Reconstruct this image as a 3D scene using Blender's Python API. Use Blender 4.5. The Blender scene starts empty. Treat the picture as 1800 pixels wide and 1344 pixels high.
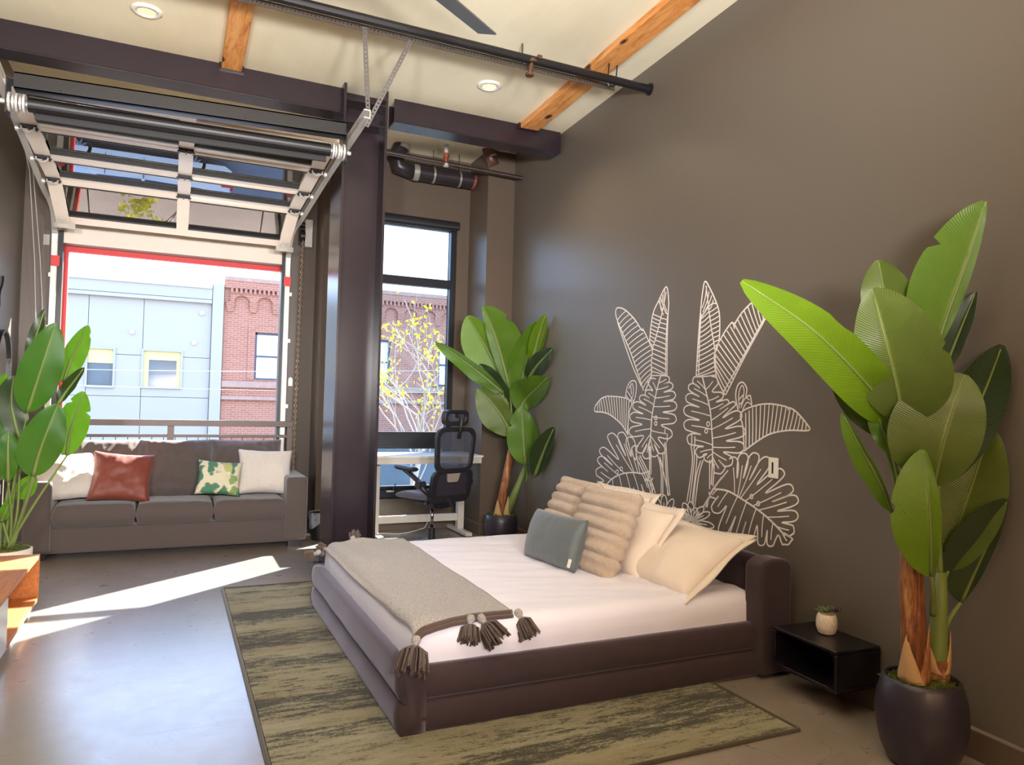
import bpy, bmesh, math, random
from mathutils import Vector, Matrix, noise
random.seed(7)
scn = bpy.context.scene
COL = scn.collection

# ------------------------------------------------------------------ camera
RT = Vector((0.9062661, -0.4219218, 0.0257625))
DN = Vector((0.0350183, 0.0142013, -0.9992858))
FW = Vector((0.4212546, 0.9065210, 0.0276451))
EYE = Vector((0, 0, 1.42))
FPX = 1284.36
cam_d = bpy.data.cameras.new('camera')
cam = bpy.data.objects.new('camera', cam_d)
COL.objects.link(cam)
cam_d.sensor_fit = 'HORIZONTAL'; cam_d.sensor_width = 36.0
cam_d.lens = FPX * 36.0 / 1800.0
cam_d.clip_start = 0.05; cam_d.clip_end = 400
mw = Matrix.Identity(4)
for i in range(3):
    mw[i][0] = RT[i]; mw[i][1] = -DN[i]; mw[i][2] = -FW[i]; mw[i][3] = EYE[i]
cam.matrix_world = mw
scn.camera = cam

# ------------------------------------------------------------------ light, sky, exposure
scn.view_settings.view_transform = 'Standard'
scn.view_settings.look = 'None'
scn.view_settings.exposure = 0.95
scn.view_settings.gamma = 1.0
scn.view_settings.use_curve_mapping = False
scn.cycles.use_denoising = True
scn.cycles.max_bounces = 8
scn.cycles.diffuse_bounces = 4
scn.cycles.glossy_bounces = 4
scn.cycles.transmission_bounces = 6
scn.cycles.transparent_max_bounces = 12
scn.cycles.caustics_reflective = False
scn.cycles.caustics_refractive = False
scn.cycles.sample_clamp_indirect = 6.0

SUN_DIR = Vector((-1.215, -1.0, -1.12)).normalized()
world = bpy.data.worlds.new('world'); scn.world = world
world.use_nodes = True
wn = world.node_tree.nodes; wl = world.node_tree.links
wn.clear()
w_out = wn.new('ShaderNodeOutputWorld'); w_bg = wn.new('ShaderNodeBackground')
w_tc = wn.new('ShaderNodeTexCoord'); w_sep = wn.new('ShaderNodeSeparateXYZ'); w_rmp = wn.new('ShaderNodeValToRGB')
wl.new(w_tc.outputs['Generated'], w_sep.inputs[0]); wl.new(w_sep.outputs[2], w_rmp.inputs[0])
SKY = [(0.0, (0.30, 0.34, 0.40)), (0.02, (0.44, 0.56, 0.66)), (0.25, (0.46, 0.62, 0.90)), (0.60, (0.36, 0.58, 1.0)), (1.0, (0.24, 0.46, 1.0))]   # clear sky from pale horizon to deeper zenith
el = w_rmp.color_ramp.elements
while len(el) < len(SKY): el.new(.5)
for e_, (p_, c_) in zip(el, SKY): e_.position = p_; e_.color = c_ + (1,)
w_bg.inputs['Strength'].default_value = 3.7
wl.new(w_rmp.outputs[0], w_bg.inputs[0]); wl.new(w_bg.outputs[0], w_out.inputs[0])

def lamp(name, kind, loc, energy, color, **kw):
    d = bpy.data.lights.new(name, kind); d.energy = energy; d.color = color
    for k, v in kw.items(): setattr(d, k, v)
    o = bpy.data.objects.new(name, d); o.location = loc; COL.objects.link(o)
    return o
sun = lamp('sun', 'SUN', (0, 0, 30), 26.0, (1.0, 0.94, 0.82), angle=math.radians(0.55))
sun.rotation_euler = SUN_DIR.to_track_quat('-Z', 'Y').to_euler()
# unseen bare lights added behind the viewpoint for warm lamplight in the room
for (x, y, z, e) in ((0.6, -1.2, 1.9, 75), (2.0, -2.6, 2.2, 60)):
    lamp('warm_fill_light', 'POINT', (x, y, z), e, (1.0, 0.66, 0.38), shadow_soft_size=0.3)

for (x, y) in ((-0.9, -0.6), (0.2, -1.0), (1.1, -0.3)):      # added unseen spots behind the viewpoint, aimed up to brighten the ceiling
    u = lamp('ceiling_fill_light', 'SPOT', (x, y, 1.95), 470, (0.97, 0.96, 0.98), spot_size=math.radians(112), spot_blend=1.0, shadow_soft_size=0.2)
    u.rotation_euler = (Vector((x*.6-.1, 4.4, 4.0)) - Vector((x, y, 1.95))).to_track_quat('-Z', 'Y').to_euler()

# ------------------------------------------------------------------ pixel rays (1800 x 1344 frame) used to read places off the photograph
def ray(px, py):
    return RT * ((px - 900) / FPX) + DN * ((py - 672) / FPX) + FW
def at_x(px, py, X):
    d = ray(px, py); return EYE + d * ((X - EYE.x) / d.x)
def at_y(px, py, Y):
    d = ray(px, py); return EYE + d * ((Y - EYE.y) / d.y)
def at_z(px, py, Z):
    d = ray(px, py); return EYE + d * ((Z - EYE.z) / d.z)
WA = Vector((3.0656, 2.008, 0)); WU = Vector((0.05138, 0.99868, 0)); WN = Vector((-0.99868, 0.05138, 0))
def at_w(px, py, off=0.0):
    d = ray(px, py); t = (off - (EYE - WA).dot(WN)) / d.dot(WN); return EYE + d * t
def wallpt(u, z, off=0.0):
    return WA + WU * u + WN * off + Vector((0, 0, z))
def wall_u(p): return (p - WA).dot(WU)

# ------------------------------------------------------------------ mesh builder
class MB:
    def __init__(s): s.v = []; s.f = []; s.uv = None
    def add(s, vs, fs):
        o = len(s.v); s.v += [tuple(v) for v in vs]; s.f += [tuple(i + o for i in f) for f in fs]; return s
    def box(s, a, b):
        x0, y0, z0 = a; x1, y1, z1 = b
        return s.add([(x0,y0,z0),(x1,y0,z0),(x1,y1,z0),(x0,y1,z0),(x0,y0,z1),(x1,y0,z1),(x1,y1,z1),(x0,y1,z1)],
            [(3,2,1,0),(4,5,6,7),(0,1,5,4),(1,2,6,5),(2,3,7,6),(3,0,4,7)])
    def hexa(s, p):   # 8 points: bottom ring 4, top ring 4
        return s.add(p, [(3,2,1,0),(4,5,6,7),(0,1,5,4),(1,2,6,5),(2,3,7,6),(3,0,4,7)])
    def bar(s, p0, p1, w, h, up=(0,0,1)):
        p0 = Vector(p0); p1 = Vector(p1); d = (p1 - p0).normalized()
        r = d.cross(Vector(up));
        if r.length < 1e-4: r = d.cross(Vector((1, 0, 0)))
        r.normalize(); u = r.cross(d).normalized()
        P = []
        for p in (p0, p1):
            for a, b in ((-1,-1),(1,-1),(1,1),(-1,1)): P.append(p + r*(a*w/2) + u*(b*h/2))
        return s.hexa(P)
    def tube(s, path, rad, n=10, caps=True, closed=False):
        path = [Vector(p) for p in path]; m = len(path)
        rr = rad if isinstance(rad, (list, tuple)) else [rad]*m
        prev = None; vs = []
        for i, p in enumerate(path):
            if closed: t = path[(i+1) % m] - path[i-1]
            else: t = path[min(i+1, m-1)] - path[max(i-1, 0)]
            if t.length < 1e-9: t = Vector((0,0,1))
            t.normalize()
            if prev is None:
                a = Vector((0,0,1)) if abs(t.z) < .9 else Vector((1,0,0))
                nrm = t.cross(a).normalized()
            else:
                nrm = prev - t * prev.dot(t)
                if nrm.length < 1e-6: nrm = t.orthogonal()
                nrm.normalize()
            prev = nrm; b = t.cross(nrm)
            for k in range(n):
                an = 2*math.pi*k/n
                vs.append(p + (nrm*math.cos(an) + b*math.sin(an))*rr[i])
        fs = []
        for i in range(m if closed else m-1):
            j = (i+1) % m
            for k in range(n):
                k2 = (k+1) % n
                fs.append((i*n+k, i*n+k2, j*n+k2, j*n+k))
        if caps and not closed:
            fs.append(tuple(range(n-1, -1, -1))); fs.append(tuple((m-1)*n+k for k in range(n)))
        return s.add(vs, fs)
    def lathe(s, prof, c=(0,0,0), n=32, closed=False):
        vs = []; fs = []; m = len(prof)
        for r, z in prof:
            for k in range(n):
                a = 2*math.pi*k/n; vs.append((c[0]+r*math.cos(a), c[1]+r*math.sin(a), c[2]+z))
        for i in range(m-1):
            for k in range(n):
                k2 = (k+1) % n; fs.append((i*n+k, i*n+k2, (i+1)*n+k2, (i+1)*n+k))
        if prof[0][0] > 1e-5: fs.append(tuple(range(n-1, -1, -1)))
        if prof[-1][0] > 1e-5: fs.append(tuple((m-1)*n+k for k in range(n)))
        return s.add(vs, fs)
    def grid(s, fn, nu, nv, wrap_u=False):
        vs = [fn(i/nu, j/nv) for j in range(nv+1) for i in range(nu+1)]
        fs = [(j*(nu+1)+i, j*(nu+1)+i+1, (j+1)*(nu+1)+i+1, (j+1)*(nu+1)+i) for j in range(nv) for i in range(nu)]
        return s.add(vs, fs)
    def prism(s, poly, axis, a, b):   # poly = 2D list in the two other axes
        n = len(poly); vs = []
        for t in (a, b):
            for (p, q) in poly:
                vs.append({'x': (t, p, q), 'y': (p, t, q), 'z': (p, q, t)}[axis])
        fs = [(i, (i+1) % n, n+(i+1) % n, n+i) for i in range(n)] + [tuple(range(n-1,-1,-1)), tuple(range(n, 2*n))]
        return s.add(vs, fs)
    def xf(s, M):
        s.v = [tuple(M @ Vector(v)) for v in s.v]; return s
    def fixn(s, me):
        bm = bmesh.new(); bm.from_mesh(me); bmesh.ops.remove_doubles(bm, verts=bm.verts, dist=1e-6)
        bmesh.ops.recalc_face_normals(bm, faces=bm.faces); bm.to_mesh(me); bm.free()

def obj(name, mb, mat, parent=None, smooth=False, bevel=0, seg=2, sub=0, solid=0, fix=True):
    """one mesh object; vertices are given in world space and stored relative to the parent's place"""
    me = bpy.data.meshes.new(name)
    me.from_pydata(mb.v, [], mb.f)
    if fix: mb.fixn(me)
    me.update()
    o = bpy.data.objects.new(name, me); COL.objects.link(o)
    if mat: me.materials.append(mat)
    if parent is not None:
        o.parent = parent
        o.matrix_parent_inverse = wmat(parent).inverted()
    if smooth:
        for p in me.polygons: p.use_smooth = True
    if solid:
        m = o.modifiers.new('thickness', 'SOLIDIFY'); m.thickness = solid; m.offset = 0
    if bevel:
        m = o.modifiers.new('bevel', 'BEVEL'); m.width = bevel; m.segments = seg; m.limit_method = 'ANGLE'; m.angle_limit = math.radians(40)
        if not smooth:
            for p in me.polygons: p.use_smooth = True
        m.harden_normals = True
    if sub:
        m = o.modifiers.new('sub', 'SUBSURF'); m.levels = sub; m.render_levels = sub
    return o
def wmat(o):
    m = Matrix.LocRotScale(o.location, o.rotation_euler, o.scale)
    if o.parent is not None: m = wmat(o.parent) @ o.matrix_parent_inverse @ m
    return m
def tag(o, label=None, cat=None, group=None, kind=None):
    if label: o['label'] = label
    if cat: o['category'] = cat
    if group: o['group'] = group
    if kind: o['kind'] = kind
    return o
def thing(name, label, cat, loc=(0,0,0), rz=0, group=None):
    o = bpy.data.objects.new(name, None); COL.objects.link(o)
    o.location = loc; o.rotation_euler = (0, 0, rz); o.empty_display_size = .1
    return tag(o, label, cat, group)
def struct(name, mb, mat, **k):
    o = obj(name, mb, mat, **k)
    if o.parent is None: o['kind'] = 'structure'
    return o
def dup(root, loc, rz=0.0):
    r = root.copy(); COL.objects.link(r); r.location = loc; r.rotation_euler = (0, 0, rz)
    for c in list(root.children):
        d = c.copy(); COL.objects.link(d); d.parent = r; d.matrix_parent_inverse = c.matrix_parent_inverse.copy()
        for g in list(c.children):
            h = g.copy(); COL.objects.link(h); h.parent = d; h.matrix_parent_inverse = g.matrix_parent_inverse.copy()
    return r

# ------------------------------------------------------------------ materials
def srgb(r, g, b):
    f = lambda c: (c/255/12.92) if c/255 <= .04045 else ((c/255+.055)/1.055)**2.4
    return (f(r), f(g), f(b), 1)
class NT:
    def __init__(s, name):
        s.m = bpy.data.materials.new(name); s.m.use_nodes = True; s.t = s.m.node_tree; s.t.nodes.clear()
        s.out = s.t.nodes.new('ShaderNodeOutputMaterial')
    def n(s, typ, **kw):
        x = s.t.nodes.new(typ)
        for k, v in kw.items():
            if k.startswith('i_'):
                key = k[2:].replace('_', ' ')
                x.inputs[key].default_value = v
            else: setattr(x, k, v)
        return x
    def l(s, a, b): s.t.links.new(a, b)
    def co(s, kind='Object', scale=(1,1,1), rot=(0,0,0)):
        c = s.n('ShaderNodeTexCoord'); mp = s.n('ShaderNodeMapping')
        mp.inputs['Scale'].default_value = scale; mp.inputs['Rotation'].default_value = rot
        s.l(c.outputs[kind], mp.inputs[0]); return mp.outputs[0]
    def noise(s, vec, scale, detail=4, rough=.55, dist=0):
        x = s.n('ShaderNodeTexNoise'); x.inputs['Scale'].default_value = scale; x.inputs['Detail'].default_value = detail
        x.inputs['Roughness'].default_value = rough; x.inputs['Distortion'].default_value = dist
        if vec is not None: s.l(vec, x.inputs['Vector'])
        return x.outputs['Fac']
    def ramp(s, fac, stops, interp='LINEAR'):
        r = s.n('ShaderNodeValToRGB'); r.color_ramp.interpolation = interp
        el = r.color_ramp.elements
        while len(el) < len(stops): el.new(.5)
        for e, (p, c) in zip(el, stops): e.position = p; e.color = c
        s.l(fac, r.inputs[0]); return r.outputs[0]
    def mix(s, fac, a, b, mode='MIX'):
        x = s.n('ShaderNodeMix'); x.data_type = 'RGBA'; x.blend_type = mode
        for sock, v in ((x.inputs[0], fac), (x.inputs[6], a), (x.inputs[7], b)):
            if hasattr(v, 'links'): s.l(v, sock)
            else: sock.default_value = v
        return x.outputs[2]
    def bsdf(s, color, rough=.6, metallic=0, bump=None, bstr=.2, bdist=.01, **kw):
        b = s.n('ShaderNodeBsdfPrincipled')
        for nm, v in (('Base Color', color), ('Roughness', rough), ('Metallic', metallic)):
            if hasattr(v, 'links'): s.l(v, b.inputs[nm])
            else: b.inputs[nm].default_value = v
        for k, v in kw.items(): b.inputs[k.replace('_', ' ')].default_value = v
        if bump is not None:
            bp = s.n('ShaderNodeBump'); bp.inputs['Strength'].default_value = bstr; bp.inputs['Distance'].default_value = bdist
            s.l(bump, bp.inputs['Height']); s.l(bp.outputs[0], b.inputs['Normal'])
        s.l(b.outputs[0], s.out.inputs[0]); s.b = b
        return s.m
def simple(name, col, rough=.6, metallic=0, var=.12, nscale=8, bump=.15, bscale=60, bdist=.004, stretch=(1,1,1), **kw):
    t = NT(name); v = t.co(scale=stretch)
    f = t.noise(v, nscale)
    c = t.mix(f, tuple(x*(1-var) for x in col[:3])+(1,), tuple(min(1, x*(1+var)) for x in col[:3])+(1,))
    h = t.noise(v, bscale, 3)
    return t.bsdf(c, rough, metallic, bump=h, bstr=bump, bdist=bdist, **kw)
def fabric(name, col, col2=None, rough=.9, weave=220, var=.18, sheen=.3, bump=.35):
    t = NT(name); v = t.co()
    wv = t.n('ShaderNodeTexWave'); wv.inputs['Scale'].default_value = weave; wv.inputs['Distortion'].default_value = 1.5
    t.l(v, wv.inputs[0])
    f = t.noise(v, 5, 3); g = t.noise(v, weave*.9, 2)
    c2 = col2 or tuple(x*.75 for x in col[:3])+(1,)
    c = t.mix(g, c2, col)
    c = t.mix(f, tuple(x*(1-var) for x in col[:3])+(1,), c)
    h = t.mix(.5, wv.outputs[0], g)
    m = t.bsdf(c, rough, bump=h, bstr=bump, bdist=.003)
    t.b.inputs['Sheen Weight'].default_value = sheen; t.b.inputs['Sheen Roughness'].default_value = .5
    return m
# ================================================================== materials of the shell
def wall_mat(name, col):
    t = NT(name); v = t.co()
    f = t.noise(v, 1.3, 4)
    w1 = t.noise(t.co(scale=(1, 1, 60)), 12, 2); w2 = t.noise(t.co(scale=(60, 60, 1)), 4, 2)
    lin = t.mix(.5, w1, w2)
    c = t.mix(f, tuple(x*.94 for x in col[:3])+(1,), tuple(x*1.05 for x in col[:3])+(1,))
    c = t.mix(lin, tuple(x*.93 for x in col[:3])+(1,), c)
    return t.bsdf(c, .40, bump=lin, bstr=.08, bdist=.002)
M_wall = wall_mat('taupe_wall', srgb(104, 96, 86))
M_brown = wall_mat('brown_wall', srgb(98, 84, 72))
def ceiling_mat():
    t = NT('ceiling_paint'); v = t.co(scale=(1, .35, 1))
    f = t.noise(v, 1.1, 5, .6); c = t.ramp(f, [(.3, srgb(228, 216, 184)), (.6, srgb(246, 237, 208))])
    return t.bsdf(c, .75, bump=t.noise(v, 3, 5), bstr=.05, bdist=.01)
M_ceil = ceiling_mat()
def floor_mat():
    t = NT('polished_concrete'); v = t.co()
    f = t.noise(v, 1.2, 7, .62); f2 = t.noise(v, 9, 6, .7)
    c = t.ramp(f, [(.3, srgb(122, 112, 104)), (.7, srgb(164, 154, 144))])
    c = t.mix(f2, c, srgb(140, 128, 116), 'MIX')
    # hairline scratches: thin level lines of distorted noise, in patches
    sc = None
    for (s, d, seed) in ((1.6, 1.2, 0), (2.9, .8, 4.0), (1.1, 2.0, 9.0)):
        mp = t.co(rot=(0, 0, seed), scale=(1, 2.2, 1))
        nz = t.noise(mp, s, 1, .4, d)
        r = t.ramp(nz, [(.492, (0,0,0,1)), (.5, (1,1,1,1)), (.508, (0,0,0,1))])
        sc = r if sc is None else t.mix(1.0, sc, r, 'LIGHTEN')
    msk = t.ramp(t.noise(v, 2.3, 3), [(.48, (0,0,0,1)), (.62, (1,1,1,1))])
    sc = t.mix(1.0, sc, msk, 'MULTIPLY')
    sm_ = t.n('ShaderNodeMath'); sm_.operation = 'MULTIPLY'; t.l(sc, sm_.inputs[0]); sm_.inputs[1].default_value = .30
    c = t.mix(sm_.outputs[0], c, srgb(70, 66, 66))
    rg = t.ramp(f2, [(.3, (.26,)*3+(1,)), (.75, (.36,)*3+(1,))])
    return t.bsdf(c, rg, bump=t.mix(.5, f2, sc), bstr=.05, bdist=.004, Coat_Weight=.55, Coat_Roughness=.24)
M_floor = floor_mat()
M_steel_dark = simple('dark_steel_paint', srgb(44, 34, 40), .24, .0, bump=.03)
M_black = simple('black_paint', srgb(20, 18, 20), .4, 0, bump=.05)
M_frame = simple('black_window_frame', srgb(34, 34, 40), .38, .2, bump=.04)
M_red = simple('red_trim_paint', srgb(226, 60, 60), .5)
M_galv = simple('galvanised_steel', srgb(206, 202, 194), .36, .35, var=.12, nscale=40, bump=.05)
M_alu = simple('cream_aluminium', srgb(244, 230, 214), .45, .0, var=.04, bump=.03)
M_rubber = simple('black_rubber', srgb(24, 22, 22), .6)

# ================================================================== room shell
YW, YG, YP, XL, ZC, ZC2 = 7.757, 8.2, 7.234, -1.33, 3.99, 4.15
XRET = 1.385; T = 0.26; YB = -4.2
struct('floor', MB().box((-1.6, YB-.2, -.3), (3.75, YG+T, 0)), M_floor)
# ceiling: the lower field ends at the steel beam, a higher field lies beyond it
struct('ceiling', MB().box((-1.6, YB-.2, ZC), (3.75, 6.30, ZC+.6)).box((-1.6, 6.30, ZC2), (3.75, YG+T, ZC2+.3)), M_ceil)
# left wall
struct('wall_left', MB().box((XL-.2, YB, 0), (XL, YG+T, ZC2)), M_wall)
# right wall, set three degrees off square
u0, u1 = YB-2.2, 5.92
P = [wallpt(u0, 0), wallpt(u0, 0, -.2), wallpt(u1, 0, -.2), wallpt(u1, 0)]
struct('wall_right', MB().hexa([tuple(p) for p in P] + [(p.x, p.y, ZC2) for p in P]), M_wall)
struct('wall_back', MB().box((XL-.2, YB-.2, 0), (3.6, YB, ZC)), M_wall)
# garage wall: left pier, right pier, header
GX0, GX1, GZ = at_y(106, 480, YG).x, at_y(497, 500, YG).x, 2.86
g = MB().box((XL, YG, 0), (GX0, YG+T, ZC2)).box((GX1, YG, 0), (XRET, YG+T, ZC2)).box((GX0, YG, GZ), (GX1, YG+T, ZC2))
struct('wall_front', g, M_brown)
# window wall with its opening, and the return between the two planes
WX0, WX1, WZ0, WZ1 = 1.88, 2.872, .345, 3.40
YX = YW+.16
w = MB().box((XRET, YW, 0), (WX0, YX, ZC2)).box((WX1, YW, 0), (3.55, YX, ZC2)).box((WX0, YW, 0), (WX1, YX, WZ0)).box((WX0, YW, WZ1), (WX1, YX, ZC2)).box((XRET, YX, 0), (XRET+.2, YG+T, ZC2))
struct('wall_window', w, M_brown)
struct('wall_pilaster', MB().box((3.018, YP, 0), (3.6, YW, ZC2)), M_brown)
# baseboards
bh = .13
def bb(name, p0, p1, nrm):
    p0 = Vector(p0); p1 = Vector(p1); nrm = Vector(nrm)
    m = MB().hexa([p0, p1, p1+nrm*.014, p0+nrm*.014] + [q+Vector((0,0,bh-.012*(k>1))) for k, q in enumerate((p0, p1, p1+nrm*.014, p0+nrm*.014))])
    struct(name, m, M_brown, bevel=.003)
bb('baseboard_right', wallpt(u0, 0), wallpt(5.28, 0), WN)
bb('baseboard_window', (XRET, YW, 0), (3.018, YW, 0), (0, -1, 0))
bb('baseboard_pilaster', (3.004, YP, 0), (3.335, YP, 0), (0, -1, 0))
bb('baseboard_pilaster_side', (3.018, YP-.014, 0), (3.018, YW, 0), (-1, 0, 0))
bb('baseboard_front', (GX1, YG, 0), (XRET, YG, 0), (0, -1, 0))

# window 1: dark frame, three lights, glass
def glass_mat(name, tint, ior=1.5, rough=0.0):
    t = NT(name)
    tr = t.n('ShaderNodeBsdfTransparent'); tr.inputs[0].default_value = tint
    gl = t.n('ShaderNodeBsdfGlossy'); gl.inputs['Roughness'].default_value = rough
    fr = t.n('ShaderNodeFresnel'); fr.inputs[0].default_value = ior
    gm = t.n('ShaderNodeNewGeometry'); sb = t.n('ShaderNodeMath'); sb.operation = 'SUBTRACT'; sb.inputs[0].default_value = 1.0; t.l(gm.outputs['Backfacing'], sb.inputs[1])
    ml = t.n('ShaderNodeMath'); ml.operation = 'MULTIPLY'; t.l(fr.outputs[0], ml.inputs[0]); t.l(sb.outputs[0], ml.inputs[1])
    mx = t.n('ShaderNodeMixShader'); t.l(ml.outputs[0], mx.inputs[0]); t.l(tr.outputs[0], mx.inputs[1]); t.l(gl.outputs[0], mx.inputs[2])
    t.l(mx.outputs[0], t.out.inputs[0]); return t.m
M_glass = glass_mat('window_glass', (.82, .90, .95, 1))
M_glass_door = glass_mat('door_glass', (.78, .80, .78, 1), 2.1)
fy0, fy1 = YW+.03, YW+.11
zmid0, zmid1, zlow0, zlow1 = 2.69, 2.785, .92, 1.07
win = thing('window_1', None, None, (0, YW, WZ0)); win['kind'] = 'structure'
f = MB()
f.box((WX0, fy0, WZ0), (WX0+.06, fy1, WZ1)).box((WX1-.06, fy0, WZ0), (WX1, fy1, WZ1))
f.box((WX0+.06, fy0, WZ1-.06), (WX1-.06, fy1, WZ1)).box((WX0+.06, fy0, WZ0), (WX1-.06, fy1, WZ0+.10))
f.box((WX0+.06, fy0, zmid0), (WX1-.06, fy1, zmid1)).box((WX0+.06, fy0, zlow0), (WX1-.06, fy1, zlow1))
obj('window_frame', f, M_frame, win, bevel=.004)
sash = MB()
for (a, b) in ((WZ0+.10, zlow0),):
    x0, x1 = WX0+.06, WX1-.06
    sash.box((x0, fy0-.012, a), (x0+.035, fy1-.02, b)).box((x1-.035, fy0-.012, a), (x1, fy1-.02, b)).box((x0, fy0-.012, a), (x1, fy1-.02, a+.035)).box((x0, fy0-.012, b-.035), (x1, fy1-.02, b))
obj('window_sash', sash, M_frame, win, bevel=.003)
for (a, b) in ((WZ0+.10, zlow0), (zlow1, zmid0), (zmid1, WZ1-.06)):
    obj('window_pane', MB().box((WX0+.06, YW+.066, a), (WX1-.06, YW+.072, b)), M_glass, win)
# roller blind cassette over the window
bl = thing('roller_blind', 'black roller blind cassette rolled up above the tall window', 'blind', ((WX0+WX1)/2, YW, 3.37))
pr = [(YW, 3.355), (YW-.03, 3.352), (YW-.055, 3.36), (YW-.062, 3.385), (YW-.055, 3.43), (YW-.03, 3.445), (YW, 3.448)]
obj('cassette', MB().prism(pr, 'x', WX0-.02, WX1+.012), M_frame, bl, bevel=.003)
obj('hem_bar', MB().box((WX0+.02, YW-.035, 3.338), (WX1-.01, YW-.018, 3.356)), M_black, bl)

# steel beams and column
YBM = 6.05
def pb(px0, px1, top, bot, und, name, label, x0, x1):
    zt = max(at_y(*q, YBM).z for q in top); zb = sum(at_y(*q, YBM).z for q in bot)/len(bot)
    return zt, zb
zbR = .5*(at_y(680, 211, YBM).z + at_y(969, 267, YBM).z); zbL = .5*(at_y(0, 85, YBM).z + at_y(583, 194, YBM).z)
def ibeam(name, label, x0, x1, zb, zt):
    o = thing(name, label, 'beam', ((x0+x1)/2, YBM, zb))
    obj('web', MB().box((x0, YBM+.0, zb+.012), (x1, YBM+.02, zt)), M_steel_dark, o)
    obj('flange', MB().box((x0, YBM, zb), (x1, YBM+.20, zb+.012)), M_steel_dark, o, bevel=.002)
    obj('rear_plate', MB().box((x0, YBM+.18, zb+.012), (x1, YBM+.20, ZC2)), M_steel_dark, o)
    return o
xwall = WA.x + (YBM-WA.y)/WU.y*WU.x
ibeam('steel_beam', 'dark brown steel beam under ceiling from the column to the mural wall', 1.64, xwall-.02, zbR, ZC)
bL = ibeam('steel_beam', 'long dark brown steel beam crossing above the overhead glass door', XL, 1.22, zbL, ZC)
CX0, CX1, CY0, CY1 = 1.185, 1.552, 5.93, 6.38
col_ = thing('steel_column', 'tall dark brown steel wide flange column standing by foot of bed', 'column', ((CX0+CX1)/2, 6.15, 0))
obj('flange', MB().box((CX0, CY0, 0), (CX0+.022, CY1, ZC+.01)), M_steel_dark, col_, bevel=.002)
obj('flange', MB().box((CX1-.022, CY0, 0), (CX1, CY1, ZC+.01)), M_steel_dark, col_, bevel=.002)
obj('web', MB().box((CX0+.02, 6.12, 0), (CX1-.02, 6.15, ZC+.01)), M_steel_dark, col_)
st = MB(); zs = at_y(640, 190, CY0).z
for dz in (0.0, .18): st.box((CX0+.02, CY0+.01, zs+dz-.13), (CX1-.02, 6.12, zs+dz-.118))
obj('stiffener', st, M_steel_dark, col_)
obj('base_plate', MB().box((CX0-.04, CY0-.04, 0), (CX1+.04, CY1+.04, .02)), M_steel_dark, col_, bevel=.003)

# reclaimed wood joists let into the ceiling
def wood_mat(name, c1, c2, c3, knots=True, sc=(1, 1, 1)):
    t = NT(name)
    v = t.co(scale=sc)
    g = t.noise(v, 3.0, 6, .6, 1.2); 
    r = t.ramp(g, [(.28, c1), (.5, c2), (.74, c3)])
    fine = t.noise(t.co(scale=tuple(x*6 for x in sc)), 5, 3)
    r = t.mix(fine, r, tuple(x*.72 for x in c2[:3])+(1,), 'MIX') if False else t.mix(.18, r, t.ramp(fine, [(.35, (.15,.07,.02,1)), (.65, (.9,.6,.3,1))]), 'OVERLAY')
    if knots:
        vo = t.n('ShaderNodeTexVoronoi'); vo.inputs['Scale'].default_value = 5.0; t.l(t.co(scale=(1, .45, 1), rot=(0, 0, .2)), vo.inputs['Vector'])
        k = t.ramp(vo.outputs['Distance'], [(.10, (1,1,1,1)), (.16, (0,0,0,1))])
        r = t.mix(k, r, srgb(60, 34, 18))
    return t.bsdf(r, .6, bump=g, bstr=.2, bdist=.004)
M_joist = wood_mat('reclaimed_joist', srgb(176, 108, 54), srgb(226, 158, 88), srgb(244, 190, 124), True, (7, .8, 7))
def joist(a, b, w, label):
    a = Vector(a); b = Vector(b); a.z = b.z = ZC-.026
    o = thing('wood_joist', label, 'joist', tuple((a+b)/2), 0, None)
    m = MB().bar(a, b, w, .05); obj('timber', m, M_joist, o, bevel=.01)
    e = MB().bar(a - (b-a).normalized()*-.002, a + (a-b).normalized()*.03, w+.03, .05)
    obj('end_shoe', e, M_steel_dark, o)
l0 = at_z(918, 222, ZC-.05); l1 = at_z(943, 233, ZC-.05); l2 = at_z(1176, 0, ZC-.05); l3 = at_z(1235, 0, ZC-.05)
a = (l0+l1)/2; d = ((l2+l3)/2 - a).normalized()
joist(a, a + d*8.2, (l3-l2).length*.88, 'orange reclaimed wood joist in ceiling beside the mural wall')
l0 = at_z(390, 122, ZC-.05); l1 = at_z(424, 125, ZC-.05); l2 = at_z(407, 0, ZC-.05); l3 = at_z(449, 0, ZC-.05)
a = (l0+l1)/2; d = ((l2+l3)/2 - a).normalized()
joist(a, a + d*8.0, .15, 'orange reclaimed wood joist ending above the overhead glass door')
# ================================================================== the street outside
ZS = -3.3; YF = 28.5
def asphalt():
    t = NT('asphalt'); v = t.co(); f = t.noise(v, .6, 6, .65); g = t.noise(v, 60, 2)
    c = t.mix(g, t.ramp(f, [(.3, srgb(116, 114, 116)), (.7, srgb(150, 148, 148))]), srgb(120, 118, 120))
    return t.bsdf(c, .85, bump=g, bstr=.2)
M_asphalt = asphalt()
M_walk = simple('pavement_concrete', srgb(142, 124, 112), .85, var=.3, nscale=.6, bump=.2)
M_kerb = simple('kerb_concrete', srgb(190, 184, 176), .85)
struct('street', MB().box((-40, 13.2, ZS-.3), (40, 25.6, ZS)), M_asphalt)
pv = thing('pavement', None, None, (0, 10, ZS)); pv['kind'] = 'structure'
random.seed(3)
for i in range(-6, 7):
    for j in range(3):
        x0 = i*1.5; y0 = 8.7 + j*1.5
        m = simple('x', (0,0,0,1)) if False else M_walk
        obj('paving_slab', MB().box((x0+.012, y0+.012, ZS-.2), (x0+1.488, y0+1.488, ZS+.12+random.uniform(-.006, .006))), M_walk, pv)
struct('pavement_far', MB().box((-40, 25.6, ZS-.3), (40, YF, ZS+.12)), M_walk)
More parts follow.
